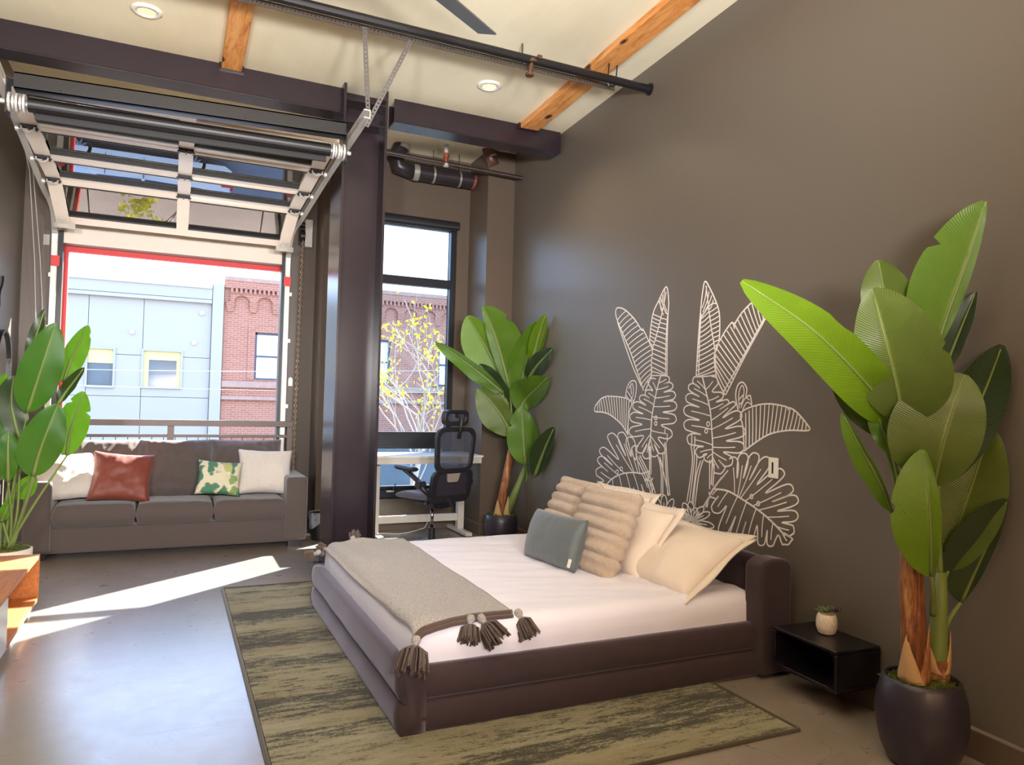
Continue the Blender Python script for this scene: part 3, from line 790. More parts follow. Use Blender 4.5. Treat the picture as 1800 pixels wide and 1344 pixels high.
# ---- perforated angle iron and hangers
M_perf = simple('perforated_angle_steel', srgb(74, 66, 60), .5, .1)
def perf(o, name, p0, p1, w, face_n, pitch=.05, hole=.010, mat=None):
    """strip with real square holes, flange behind"""
    p0 = Vector(p0); p1 = Vector(p1); d = (p1-p0); L = d.length; d.normalize(); n = Vector(face_n); n = (n - d*n.dot(d)).normalized(); s = d.cross(n).normalized()
    m = MB(); N = max(1, int(L/pitch)); cell = L/N; hw = w/2
    for i in range(N):
        a = p0 + d*cell*i; c = a + d*cell/2
        o4 = [a - s*hw, a + d*cell - s*hw, a + d*cell + s*hw, a + s*hw]
        h4 = [c - d*hole - s*hole, c + d*hole - s*hole, c + d*hole + s*hole, c - d*hole + s*hole]
        m.add(o4+h4, [(0,1,5,4), (1,2,6,5), (2,3,7,6), (3,0,4,7)])
    return obj(name, m, mat or M_perf, o, solid=.003, fix=True)
pw = at_w(1143, 157); PY = pw.y; PZ = pw.z
# sprinkler main: dark pipe across the room from the mural wall
sp = thing('sprinkler_pipe', 'long dark sprinkler pipe crossing under ceiling into the mural wall', 'pipe', tuple(pw))
pd = (at_y(455, -8, PY) - at_y(1143, 157, PY)); pend = pw + pd*2.2; pend.z = pw.z
obj('pipe', MB().tube([pw, pw.lerp(pend, .3), pend], .030, 16), M_black, sp)
obj('escutcheon', MB().tube([pw+WN*0.0, pw+WN*.012], .045, 16), M_black, sp)
t0 = at_y(935, 105, PY); m = MB().tube([(t0.x, PY, PZ+.0), (t0.x, PY, PZ-.02)], .038, 12); m.tube([(t0.x, PY, PZ), (t0.x-.015, PY, PZ-.11)], .017, 8); m.tube([(t0.x-.015, PY, PZ-.10), (t0.x-.015, PY, PZ-.115)], .03, 10); m.tube([(t0.x+.03, PY-.03, PZ+.02), (t0.x+.06, PY-.03, PZ+.02)], .014, 6)
obj('sprinkler_head', m, simple('brown_brass', srgb(110, 80, 66), .4, .6), sp)
hq = at_y(1076, 95, PY); hh = MB()
for dx in (-.035, .035): hh.tube([(hq.x+dx+.012, PY, ZC-.06), (hq.x+dx, PY, PZ-.03)], .005, 6)
hh.tube([(hq.x-.035, PY, PZ-.03), (hq.x-.02, PY, PZ-.045), (hq.x+.02, PY, PZ-.045), (hq.x+.035, PY, PZ-.03)], .005, 6)
obj('hanger_loop', hh, M_black, sp)
# long angle iron behind the pipe
AY = PY+.12
a0 = at_y(455, 6, AY); a1 = at_y(1080, 154, AY); a0 = a1 + (a0-a1)*2.0; a0.z = a1.z = (a1.z+at_y(640, 51, AY).z)/2
ai = thing('angle_iron', 'long perforated angle iron hung under ceiling alongside the sprinkler pipe', 'angle iron', tuple(a1))
perf(ai, 'perforated_leg', a0, a1, .045, (0, -1, .15), .025, .0048)
perf(ai, 'perforated_leg', a0+Vector((0,.022,.022)), a1+Vector((0,.022,.022)), .045, (0, 0, -1), .025, .0048)
for s in (.15, .5, .85): 
    q = a0.lerp(a1, s); obj('ceiling_bolt', MB().tube([q+Vector((0,.022,.02)), (q.x, q.y+.022, ZC)], .006, 6), M_perf, ai)
# two hanger straps that hold the right track's end
te = Vector(e)
s1 = at_y(641, 47, AY-.01); s1b = at_y(647, 196, te.y); 
hs = thing('track_hanger', 'upright perforated steel strap holding the end of right track', 'strap', tuple(s1))
perf(hs, 'strap', s1, s1b, .030, (0, -1, 0), .026, .0048)
s2 = at_y(722, 72, AY-.01); s2b = at_y(644, 222, te.y+.0)
hs = thing('track_hanger', 'slanting perforated steel strap braced from ceiling to right track end', 'strap', tuple(s2))
perf(hs, 'strap', s2, s2b, .030, (0, -1, 0), .026, .0048)
# ---- black ducts, small sprinkler line and fittings behind the right beam
M_pipe = simple('dark_iron_pipe', srgb(70, 58, 54), .35, .5, bump=.05)
YD = 7.35
p0 = at_y(672, 266, YD-.25); p1 = at_w(917, 313)
bp = thing('branch_pipe', 'thin dark iron branch pipe running from column to mural wall', 'pipe', tuple((p0+p1)/2))
obj('pipe', MB().tube([p0+(p0-p1)*.3, p1], .024, 12), M_pipe, bp)
q = at_y(784, 288, p0.lerp(p1, .46).y); base = p0.lerp(p1, (q.x-p0.x)/(p1.x-p0.x))
m = MB().tube([base, base+Vector((0,0,.11))], .020, 10); m.tube([base+Vector((0,0,.06)), base+Vector((0,0,.09))], .034, 12)
obj('riser', m, simple('copper_riser', srgb(180, 96, 72), .4, .6), bp)
m = MB().tube([base+Vector((0,0,.11)), base+Vector((0,0,.17))], .022, 8).tube([base+Vector((0,0,.17)), base+Vector((0,0,.19))], .008, 6); m.tube([base+Vector((0,0,.188)), base+Vector((0,0,.194))], .03, 12)
obj('sprinkler_head', m, M_galv, bp)
obj('pipe_clip', MB().tube([base+Vector((0,0,-.03)), base+Vector((0,0,-.02)), base+Vector((0,0,.0))], .028, 10), M_galv, bp)
# flexible duct: comes out of the ceiling, elbows along the wall
M_duct = simple('black_duct_wrap', srgb(52, 46, 50), .35, .3, var=.2, nscale=18, bump=.2, bscale=30)
M_band = simple('foil_tape', srgb(190, 186, 178), .3, .7, bump=.3)
YDk = 7.55
e0 = at_y(716, 225, YDk); e1 = at_y(704, 268, YDk); e2 = at_y(704, 296, YDk); e3 = at_y(730, 303, YDk); e4 = at_y(831, 319, YDk)
dk = thing('black_duct', 'thick black duct elbowing from ceiling along the wall above window', 'duct', tuple(e3))
obj('elbow', MB().tube([e0+Vector((.04,0,.25)), e0, e0.lerp(e1,.6)+Vector((-.0,0,0)), e1+Vector((-.04,0,-.03)), e2+Vector((-.02,0,.02)), e3], .085, 16), M_duct, dk, smooth=True)
obj('duct_run', MB().tube([e3, e4], .082, 18), M_duct, dk)
obj('end_cap', MB().tube([e4+Vector((-.01,0,0)), e4+Vector((.02,0,-.004))], .086, 18), simple('red_brown_cap', srgb(130, 60, 50), .5), dk)
bnd = [e0.lerp(e1, .75), e3, e3.lerp(e4, .3), e3.lerp(e4, .75)]
dirs = [(e1-e0).normalized(), (e4-e3).normalized(), (e4-e3).normalized(), (e4-e3).normalized()]
for k, (c, d) in enumerate(zip(bnd, dirs)):
    wd = (.03, .03, .01, .01)[k]; obj('band', MB().tube([c-d*wd, c+d*wd], .089, 18), M_band, dk)
for s in (.3, .75):
    q = e3.lerp(e4, s); obj('hanger_rod', MB().tube([q+Vector((0,0,.08)), (q.x, q.y, ZC2)], .004, 5), M_pipe, dk)
f0 = at_y(856, 255, YDk-.3); f1_ = at_y(868, 292, YDk-.3)
d2 = thing('black_duct', 'short reddish black duct stub dropping from ceiling behind beam', 'duct', tuple(f0))
obj('duct_run', MB().tube([f0+Vector((-.05,.1,.35)), f0, f0.lerp(f1_, .6)+Vector((-.012,0,0)), f1_], .066, 16), simple('reddish_duct', srgb(104, 74, 66), .35, .4, var=.2), d2, smooth=True)
dd = (f1_-f0).normalized(); obj('band', MB().tube([f0.lerp(f1_,.55)-dd*.01, f0.lerp(f1_,.55)+dd*.01], .07, 16), M_band, d2)
# ---- recessed ceiling lights
M_lens = NT('lit_lens'); em = M_lens.n('ShaderNodeEmission'); em.inputs[0].default_value = (1, .74, .34, 1); em.inputs[1].default_value = 1.1; M_lens.l(em.outputs[0], M_lens.out.inputs[0]); M_lens = M_lens.m
M_lens2 = NT('dim_lens'); em = M_lens2.n('ShaderNodeEmission'); em.inputs[0].default_value = (1, .80, .52, 1); em.inputs[1].default_value = .62; M_lens2.l(em.outputs[0], M_lens2.out.inputs[0]); M_lens2 = M_lens2.m
M_white = simple('white_trim', srgb(236, 232, 222), .5, var=.02, bump=.02)
for (px, py, lab, lens, en) in ((258, 18, 'dimmer recessed ceiling light with white ring near left joist', M_lens2, 18), (860, 150, 'glowing recessed ceiling light with white ring near right joist', M_lens, 45)):
    c = at_z(px, py, ZC)
    o = thing('recessed_light', lab, 'ceiling light', tuple(c))
    obj('ring', MB().lathe([(.055, -.002), (.062, -.016), (.082, -.016), (.097, -.008), (.10, 0)], tuple(c), 32), M_white, o, smooth=True)
    obj('lens', MB().lathe([(0.0001, -.010), (.03, -.012), (.058, -.006)], tuple(c), 28), lens, o, smooth=True)
    l = lamp('recessed_lamp', 'SPOT', (c.x, c.y, ZC-.03), en, (1, .80, .55), spot_size=math.radians(140), spot_blend=.6, shadow_soft_size=.06)
# ---- ceiling fan: one blade reaches into view
t1 = at_z(742, -2, 3.45); t2 = at_z(806, -2, 3.45); t3 = at_z(873, 62, 3.45); t4 = at_z(840, 69, 3.45)
fn = thing('ceiling_fan', 'dark grey ceiling fan blade reaching down from the top edge', 'fan', tuple((t1+t2)/2))
M_fan = simple('fan_blade_grey', srgb(92, 90, 90), .4, .3, bump=.03)
ax = ((t3+t4)/2 - (t1+t2)/2).normalized(); root = (t1+t2)/2 - ax*.55; sd = Vector((-ax.y, ax.x, 0))
hub = root - ax*.12; hub.z = 3.45
def blade(mb, ang):
    R3 = Matrix.Translation(hub) @ Matrix.Rotation(ang, 4, 'Z') @ Matrix.Translation(-hub)
    w0, w1 = .07, (t3-t4).length/2
    tip = (t3+t4)/2
    P4 = [root+sd*w0, root-sd*w0, t3, t4]
    if (t3-tip).dot(sd) > 0: P4 = [root+sd*w0, root-sd*w0, t4, t3]
    P4 = [root+sd*w0+Vector((0,0,.03)), root-sd*w0] + P4[2:]
    P4[3] = P4[3]+Vector((0,0,.03))
    lo = [p for p in P4]; hi = [p+Vector((0,0,.012)) for p in P4]
    return mb.hexa([R3 @ p for p in lo+hi])
for k in range(3): obj('blade', blade(MB(), 2*math.pi*k/3), M_fan, fn, bevel=.004)
obj('motor', MB().lathe([(.0001,-.06),(.09,-.05),(.12,0),(.11,.06),(.03,.1)], tuple(hub), 28), M_fan, fn, smooth=True)
obj('down_rod', MB().tube([hub+Vector((0,0,.08)), (hub.x, hub.y, ZC)], .018, 12), M_fan, fn)
# ================================================================== furniture
def frame(o, xax, yax, zax=None):
    xax = Vector(xax).normalized(); yax = Vector(yax); yax = (yax - xax*yax.dot(xax)).normalized(); zax = xax.cross(yax)
    M = Matrix.Identity(4)
    for i in range(3): M[i][0] = xax[i]; M[i][1] = yax[i]; M[i][2] = zax[i]; M[i][3] = o[i]
    return M
def fbm(x, y, z, o=4): return noise.fractal(Vector((x, y, z)), 1.0, 2.0, o)
def rbox(name, a, b, mat, parent=None, r=.03, seg=4):
    return obj(name, MB().box(a, b), mat, parent, bevel=r, seg=seg)
def cushion(w, h, t, M, seed=0, wr=.006, pinch=.10, n=26, puff=.55, ribs=0, flange=0, droop=0, tilt_fold=0, sq=2.6, boxy=0):
    """pillow; local x = width, y = height, z = thickness"""
    m = MB(); 
    def side(sg):
        def f(u, v):
            a = 2*u-1; b = 2*v-1
            ea = 1-abs(a)**sq; eb = 1-abs(b)**sq
            th = (max(ea, 0)*max(eb, 0))**puff
            # corners pulled out a little, edges pulled in between
            sx = 1 - pinch*(1-abs(b)**2)*abs(a)**3*.6; sy = 1 - pinch*(1-abs(a)**2)*abs(b)**3*.6
            x = a*w/2*sx; y = b*h/2*sy
            z = sg*t/2*th
            if boxy: z = sg*(t/2*(boxy+(1-boxy)*th)) if th > 0 else 0
            if ribs:
                k = abs(math.sin(math.pi*ribs*(v))); z = sg*(t/2*(.25+.75*th)*(.62+.38*k**.5) if th > 0 else 0)
                if ea < .5: x += (1 if a > 0 else -1)*.018*(k**.6)*(1-ea/.5)
            wv = fbm(x*7+seed*3.1, y*7+seed, sg*.6+seed, 3)*wr*th**.5 + fbm(x*22+seed, y*3+a*4, seed, 2)*wr*.5*(1-th)*th*3
            y2 = y - droop*(1-v)*0
            return M @ Vector((x, y2, z + sg*wv))
        return f
    m.grid(side(1), n, n); m.grid(side(-1), n, n)
    if flange:
        def fl(u, v):
            return None
        # flat hem round the pillow, with its own thickness and waves
        for (sx0, sy0, L, ax) in ((-w/2, -h/2, w, 'x'), (-w/2, h/2, w, 'x'), (-w/2, -h/2, h, 'y'), (w/2, -h/2, h, 'y')):
            N = 18; vs = []
            for i in range(N+1):
                s = i/N
                for (q, zz) in ((0, .006), (1, .004), (1, -.004), (0, -.006)):
                    off = (-.012 if q == 0 else flange)
                    if ax == 'x':
                        x = sx0 + s*L + (flange*(2*s-1) if q else 0); y = sy0 + (1 if sy0 > 0 else -1)*off
                        y -= (1 if sy0 > 0 else -1)*pinch*h/2*.6*(1-(2*s-1)**2)*.8
                    else:
                        y = sy0 + s*L + (flange*(2*s-1) if q else 0); x = sx0 + (1 if sx0 > 0 else -1)*off
                        x -= (1 if sx0 > 0 else -1)*pinch*w/2*.6*(1-(2*s-1)**2)*.8
                    z = zz + (.010*math.sin(s*9+seed+sx0*7)*q)
                    vs.append(M @ Vector((x, y, z)))
            fs = []
            for i in range(N):
                for k in range(4): fs.append((i*4+k, i*4+(k+1) % 4, (i+1)*4+(k+1) % 4, (i+1)*4+k))
            fs += [(3,2,1,0), (N*4, N*4+1, N*4+2, N*4+3)]
            m.add(vs, fs)
    return m
def smooth_all(o, ang=50):
    for p in o.data.polygons: p.use_smooth = True
    return o

# ---------------------------------------------------------------- rug
def rug_mat():
    t = NT('distressed_rug'); v = t.co()
    big = t.noise(t.co(scale=(.22, 2.2, 1)), 1.5, 4, .6)
    med = t.noise(t.co(scale=(.5, 2.4, 1)), 13, 9, .85, .3)
    fine = t.noise(t.co(scale=(1, 1.4, 1)), 70, 5, .85)
    ad = t.n('ShaderNodeMath'); ad.operation = 'MULTIPLY_ADD'; t.l(big, ad.inputs[0]); ad.inputs[1].default_value = 1.0; t.l(med, ad.inputs[2])
    a2 = t.n('ShaderNodeMath'); a2.operation = 'MULTIPLY_ADD'; t.l(fine, a2.inputs[0]); a2.inputs[1].default_value = .45; t.l(ad.outputs[0], a2.inputs[2])
    m = t.n('ShaderNodeMapRange'); m.inputs['From Min'].default_value = .55; m.inputs['From Max'].default_value = 1.85; t.l(a2.outputs[0], m.inputs[0])
    c = t.ramp(m.outputs[0], [(.40, srgb(52, 52, 40)), (.492, srgb(66, 66, 50)), (.508, srgb(146, 142, 114)), (.80, srgb(184, 180, 156))])
    yl = t.ramp(t.noise(t.co(scale=(.5, 1.6, 1)), 1.1, 3), [(.42, (0,0,0,1)), (.62, (1,1,1,1))])
    c = t.mix(yl, c, t.mix(.45, c, srgb(196, 170, 92), 'MULTIPLY'))
    mm = t.m if False else t.bsdf(c, .95, bump=fine, bstr=.8, bdist=.008)
    t.b.inputs['Sheen Weight'].default_value = .15
    return mm
M_rug = rug_mat(); M_rugedge = fabric('rug_binding', srgb(74, 66, 50))
RX0, RX1, RY0, RY1 = .385, 2.57, 2.42, 5.75
rug = thing('area_rug', 'distressed olive and cream area rug lying under the bed', 'rug', (1.5, 4.0, 0))
obj('pile', MB().box((RX0+.012, RY0+.012, .0), (RX1-.012, RY1-.012, .011)), M_rug, rug)
e = MB()
for (p, q) in (((RX0, RY0), (RX1, RY0)), ((RX1, RY0), (RX1, RY1)), ((RX1, RY1), (RX0, RY1)), ((RX0, RY1), (RX0, RY0))):
    e.tube([(p[0], p[1], .008), (q[0], q[1], .008)], .009, 8)
obj('binding', e, M_rugedge, rug)

# ---------------------------------------------------------------- bed
def velvet(name, c):
    t = NT(name); v = t.co(); f = t.noise(v, 5, 5, .65); f2 = t.noise(v, 22, 4, .7)
    c1 = t.mix(f, tuple(x*.72 for x in c[:3])+(1,), tuple(min(1, x*1.6) for x in c[:3])+(1,)); c1 = t.mix(f2, tuple(x*.8 for x in c[:3])+(1,), c1)
    m = t.bsdf(c1, .85, bump=t.noise(v, 300, 2), bstr=.2, bdist=.002)
    t.b.inputs['Sheen Weight'].default_value = .55; t.b.inputs['Sheen Roughness'].default_value = .4; t.b.inputs['Sheen Tint'].default_value = (.75, .72, .85, 1)
    return m
M_velvet = velvet('plum_grey_velvet', srgb(60, 44, 48))
M_sheet = fabric('white_cotton_sheet', srgb(240, 237, 250), srgb(234, 230, 244), .8, 500, .03, .15, .08)
BX0, BX1, BY0, BY1 = .905, 3.02, 2.985, 5.14
FZ = .285
bed = thing('platform_bed', 'low plum grey velvet platform bed against the mural wall', 'bed', ((BX0+BX1)/2, (BY0+BY1)/2, 0))
def roll_profile(inner, outer, z0, z1, r):
    """two stacked padded bulges, outer face rounded"""
    pts = []; hm = (z0+z1)/2
    for (a, b) in ((z0, hm), (hm, z1)):
        for k in range(9):
            an = -math.pi/2 + math.pi*k/8
            zz = (a+b)/2 + (b-a)/2*math.sin(an)*.985; pts.append((outer - r + r*max(0, math.cos(an))**.55, zz))
    pts += [(inner, z1-.01), (inner, z0)]
    return pts
fr = .085
def rail(name, p0, p1, out, z0=.0, z1=FZ, wd=.12, caps=True):
    p0 = Vector(p0); p1 = Vector(p1); out = Vector(out); prof = roll_profile(-wd, 0, z0, z1, .035)
    m = MB(); vs = []; N = 24; K = len(prof)
    for i in range(N+1):
        s = i/N; p = p0.lerp(p1, s)
        for (a, z) in prof:
            wob = fbm(p.x*4, p.y*4, z*5, 2)*.004
            vs.append(p + out*(a + (wob if a > -.06 else 0)) + Vector((0, 0, z)))
    fs = [(i*K+k, i*K+(k+1) % K, (i+1)*K+(k+1) % K, (i+1)*K+k) for i in range(N) for k in range(K)]
    fs += [tuple(range(K)), tuple(N*K+k for k in range(K))]
    return obj(name, m.add(vs, fs), M_velvet, bed, smooth=True)
rail('foot_rail', (BX0, BY0, 0), (BX0, BY1, 0), (-1, 0, 0))
rail('side_rail', (BX0+.02, BY0, 0), (BX1-.08, BY0, 0), (0, -1, 0))
rail('side_rail', (BX0+.02, BY1, 0), (BX1-.08, BY1, 0), (0, 1, 0))
obj('slat_deck', MB().box((BX0+.1, BY0+.1, .05), (BX1-.1, BY1-.1, .22)), M_velvet, bed)
# mattress in its fitted sheet
MX0, MX1, MY0, MY1, MZ = BX0+.072, BX1-.09, BY0+.065, BY1-.10, .435
def matt(u, v):
    # superellipse cross-section with rounded upper edge
    a = 2*u-1; b = 2*v-1
    cx_, cy_ = (MX0+MX1)/2, (MY0+MY1)/2; hx_, hy_ = (MX1-MX0)/2, (MY1-MY0)/2
    # stretch parameter so the outer ring falls down the sides
    def st(t): 
        k = .92
        return (t/k, 0) if abs(t) <= k else (math.copysign(1, t), (abs(t)-k)/(1-k))
    sa, da = st(a); sb, db = st(b); d = max(da, db)
    r = .07
    ex = hx_ - r*(1-math.sin(min(1, da*1.6)*math.pi/2)) if True else hx_
    ey = hy_ - r*(1-math.sin(min(1, db*1.6)*math.pi/2))
    x = cx_ + sa*ex; y = cy_ + sb*ey
    z = MZ - r*(1-math.cos(min(1, d*1.6)*math.pi/2)) - max(0, d-.62)/.38*.12
    n1 = fbm(x*2.2, y*9.0+x*2, 1.3, 4)*.007 + fbm(x*1.1, y*4, 4, 3)*.006
    z += n1*(1 if d < .3 else .3)
    if d > .3: x += fbm(y*7, z*4, 2, 3)*.006*(1 if da > .3 else 0); y += fbm(x*7, z*4, 7, 3)*.006*(1 if db > .3 else 0)
    return (x, y, z)
smooth_all(obj('mattress', MB().grid(matt, 110, 110), M_sheet, bed, fix=False))
# headboard: channelled back and rounded end wings
HX0, HX1, HZ = 2.90, 3.03, .62
hb = MB(); chn = 5; yy0, yy1 = BY0+.09, BY1-.02
for k in range(chn):
    a = yy0 + (yy1-yy0)*k/chn; b = yy0 + (yy1-yy0)*(k+1)/chn
    def f(u, v, a=a, b=b):
        y = a + (b-a)*u; e_ = 1-abs(2*u-1)**3
        bul = .028*e_**.5
        # v runs up the front, over the rounded top, to the back
        if v < .7: z = .04 + (HZ-.07-.04)*v/.7; x = HX0 + .02 - bul
        else:
            an = (v-.7)/.3*math.pi; z = HZ-.07 + (.05+bul*.6)*math.sin(an); x = (HX0+HX1)/2+.01 - math.cos(an)*((HX1-HX0)/2-.01+bul*.5)
        return (x, y, z)
    hb = MB().grid(f, 14, 26); smooth_all(obj('headboard_channel', hb, M_velvet, bed))
obj('headboard_core', MB().box((HX0+.03, yy0, .02), (HX1+.02, yy1, HZ-.06)), M_velvet, bed)
def wing(y0, y1):
    m = MB(); pts = []
    x0, x1 = HX0-.055, HX1+.03
    for k in range(13):
        an = math.pi*k/12; pts.append(((x0+x1)/2 - math.cos(an)*(x1-x0)/2, HZ-.045 + .05*math.sin(an)**.8))
    pts = [(x0, .02)] + pts + [(x1, .02)]
    return m.prism([(a, b) for a, b in pts], 'y', y0, y1)
for (a, b) in ((BY0-.045, BY0+.09), (BY1-.03, BY1+.08)):
    obj('headboard_wing', wing(a, b), M_velvet, bed, bevel=.022, seg=4)
# ---------------------------------------------------------------- bedding
def bzone(px, py, z): return at_z(px, py, z)
M_plush = NT('blush_plush'); v = M_plush.co(); f = M_plush.noise(v, 45, 5, .75); g = M_plush.noise(v, 7, 3)
c = M_plush.mix(f, srgb(170, 138, 108), srgb(226, 200, 172)); c = M_plush.mix(g, c, srgb(222, 198, 172), 'MIX')
M_plush_m = M_plush.bsdf(c, .95, bump=f, bstr=1.0, bdist=.02); M_plush.b.inputs['Sheen Weight'].default_value = .5
M_blue = fabric('slate_blue_linen', srgb(96, 104, 104), srgb(84, 90, 92), .55, 260, .10, .25, .15)
M_sham = fabric('cream_cotton_sham', srgb(236, 220, 204), srgb(230, 214, 198), .8, 480, .03, .1, .06)
def leanM(c, w_dir, lean):
    """frame for a pillow leaning back towards the wall: width along w_dir, face tilted by lean from upright"""
    wd = Vector(w_dir).normalized(); back = Vector((0, 0, 1)).cross(wd); 
    if back.x < 0: back = -back
    up = Vector((0, 0, 1))*math.cos(lean) + back*math.sin(lean)
    return frame(c, wd, up)
def pillow(name, label, cat, mb, mat, loc, group=None, parts=None, part='cover'):
    o = thing(name, label, cat, loc, 0, group); smooth_all(obj(part, mb, mat, o)); return o
# bed shams: four, near pair seen
def spot(px, py, x): return at_x(px, py, x)
Yd = Vector((0, 1, 0))
c1 = Vector((2.67, 3.50, .555)); pillow('sham_pillow', 'cream flanged sham lying nearest the headboard end by nightstand', 'pillow', cushion(.78, .50, .20, leanM(c1, (-.05, 1, 0), 1.0), 1, .008, .10, 28, .5, flange=.045), M_sham, (c1.x, c1.y, .44), 'cream shams on the bed')
c2 = Vector((2.58, 3.82, .60)); pillow('sham_pillow', 'cream flanged sham standing behind the front plush ribbed pillow', 'pillow', cushion(.64, .46, .19, leanM(c2, (-.02, 1, 0), .62), 2, .008, .10, 28, .5, flange=.045), M_sham, (c2.x, c2.y, .44), 'cream shams on the bed')
c3 = Vector((2.74, 4.36, .62)); pillow('sham_pillow', 'cream flanged sham against headboard under the mural stems', 'pillow', cushion(.70, .52, .20, leanM(c3, (0, 1, 0), .75), 3, .008, .10, 28, .5, flange=.045), M_sham, (c3.x, c3.y, .44), 'cream shams on the bed')
c4 = Vector((2.66, 4.62, .62)); pillow('sham_pillow', 'cream sham mostly hidden behind the rear ribbed plush pillow', 'pillow', cushion(.64, .46, .19, leanM(c4, (.03, 1, 0), .6), 4, .008, .10, 28, .5, flange=.045), M_sham, (c4.x, c4.y, .44), 'cream shams on the bed')
c5 = Vector((2.39, 3.82, .655)); pillow('plush_pillow', 'blush ribbed plush pillow in front, leaning on the cream sham', 'pillow', cushion(.50, .54, .20, leanM(c5, (-.05, 1, 0), .42), 5, .004, .04, 44, .42, ribs=8), M_plush_m, (c5.x, c5.y, .44), 'ribbed plush pillows')
c6 = Vector((2.50, 4.42, .655)); pillow('plush_pillow', 'blush ribbed plush pillow at the back above slate blue pillow', 'pillow', cushion(.50, .54, .20, leanM(c6, (.05, 1, 0), .48), 6, .004, .04, 44, .42, ribs=8), M_plush_m, (c6.x, c6.y, .44), 'ribbed plush pillows')
c7 = Vector((2.19, 4.02, .58)); o7 = pillow('lumbar_pillow', 'slate blue grey lumbar pillow at the front of the pillows', 'pillow', cushion(.56, .32, .17, leanM(c7, (-.10, 1, 0), .30), 7, .010, .07, 28, .45), M_blue, (c7.x, c7.y, .44))
M7 = leanM(c7, (-.10, 1, 0), .30)
cd = MB(); cd.hexa([M7 @ Vector(p) for p in ((-.27,-.125,-.02),(-.245,-.125,-.02),(-.245,-.075,-.02),(-.27,-.075,-.02),(-.27,-.125,-.015),(-.245,-.125,-.015),(-.245,-.075,-.015),(-.27,-.075,-.015))])
obj('care_tag', cd.xf(Matrix.Translation((-.03, -.012, 0))), M_white, o7)
# ---------------------------------------------------------------- throw with tassels
def throw_mat():
    t = NT('oatmeal_throw'); v = t.co(); f = t.noise(v, 140, 4, .75); g = t.noise(v, 3, 3)
    c = t.ramp(f, [(.32, srgb(108, 102, 98)), (.5, srgb(172, 168, 166)), (.7, srgb(208, 204, 202))]); c = t.mix(g, c, t.mix(.3, c, srgb(176, 156, 134)))
    m = t.bsdf(c, .95, bump=f, bstr=.9, bdist=.006); t.b.inputs['Sheen Weight'].default_value = .3; return m
M_throw = throw_mat(); M_rope = fabric('brown_rope', srgb(96, 74, 64), None, .9, 150, .2, .3, .6)
th_o = thing('throw_blanket', 'oatmeal throw blanket with brown tassels over foot of bed', 'blanket', (1.2, 4.0, MZ))
# corners on the bed: near edge runs from the foot corner to the middle, the far edge likewise
def throw_pt(u, v):
    # u: 0 foot edge .. 1 inner edge ; v: 0 near side .. 1 far side
    xi = 1.47 + .03*v; xf = MX0 - .022 + .03*(1-v)**2
    y0 = MY0 + .06 - .055*(1-u)**2*1.0 ; y1 = MY1 - .02 + .05*(1-u)
    y = y0 + (y1-y0)*v; x = xf + (xi-xf)*u
    z = MZ + .018 + fbm(x*5, y*3, 3, 3)*.006
    # round over the foot edge
    e_ = min(1.25, max(0, (MX0+.07 - x))/.07)
    if e_ > 0: z -= .07*(1-math.sqrt(max(0, 1-min(.98, e_)**2)))*.95 - .012*e_
    # sag over near and far edge
    ed = min(.97, max(0, (MY0+.08-y))/.08); z -= .065*(1-math.sqrt(1-ed**2))
    ed = max(0, (y-(MY1-.10)))/.10; z -= .05*min(1.2, ed)**2
    if v > .93: z += .02*math.exp(-((u-.45)/.16)**2)
    return Vector((x, y, z))
smooth_all(obj('cloth', MB().grid(lambda u, v: throw_pt(u, v), 40, 90), M_throw, th_o, solid=.012, fix=False))
obj('rope_edge', MB().tube([throw_pt(i/40, 0)+Vector((0, -.008, .0)) for i in range(41)], .013, 8), M_rope, th_o, smooth=True)
obj('rope_edge', MB().tube([throw_pt(i/40, 0)+Vector((0, -.022, -.014)) for i in range(41)], .011, 8), M_rope, th_o, smooth=True)
obj('rope_edge', MB().tube([throw_pt(i/40, 1)+Vector((0, .006, .004)) for i in range(41)], .013, 8), M_rope, th_o, smooth=True)
def tassel(p, d, L=.12, w=.045, seed=0):
    rnd = random.Random(seed); p = Vector(p); d = Vector(d).normalized(); a = d.orthogonal().normalized(); b = d.cross(a)
    m = MB()
    for k in range(64):
        an = rnd.uniform(0, 6.283); r = w*math.sqrt(rnd.random()); o = a*math.cos(an)+b*math.sin(an)
        m.tube([p+d*.028+o*r*.25, p+d*L*.35+o*r*.8, p+d*L*rnd.uniform(.8, 1)+o*r*1.05], .0042, 4, caps=False)
    t = obj('tassel', m, M_rope, th_o, smooth=True)
    k = MB().lathe([(.001, -.022), (.016, -.016), (.020, 0), (.016, .014), (.012, .02), (.019, .032), (.001, .036)], (0,0,0), 12)
    Mx = frame(p, a, b); k.xf(Mx); obj('tassel_knot', k, M_throw, t, smooth=True)
n0 = throw_pt(0, 0); n1 = throw_pt(1, 0); nm = throw_pt(.55, 0)
tassel(n0+Vector((.0, -.03, .005)), (-.25, -.45, -.62), .15, .072, 1)
tassel(n1+Vector((.03, -.02, -.005)), (.25, -.5, -.75), .13, .055, 2)
tassel(nm+Vector((.0, -.03, -.005)), (-.25, -.5, -.75), .11, .05, 3)
tassel(nm+Vector((.05, -.035, -.005)), (.45, -.6, -.75), .14, .062, 4)
q0 = throw_pt(0, 1); q1 = throw_pt(.45, 1)
tassel(q0+Vector((-.02, -.02, .03)), (-.7, .3, -.35), .09, .04, 5); tassel(q0+Vector((.05, .02, .035)), (-.5, .5, .12), .08, .035, 6); tassel(q1+Vector((-.03, .02, .035)), (.3, .7, .1), .09, .04, 7)

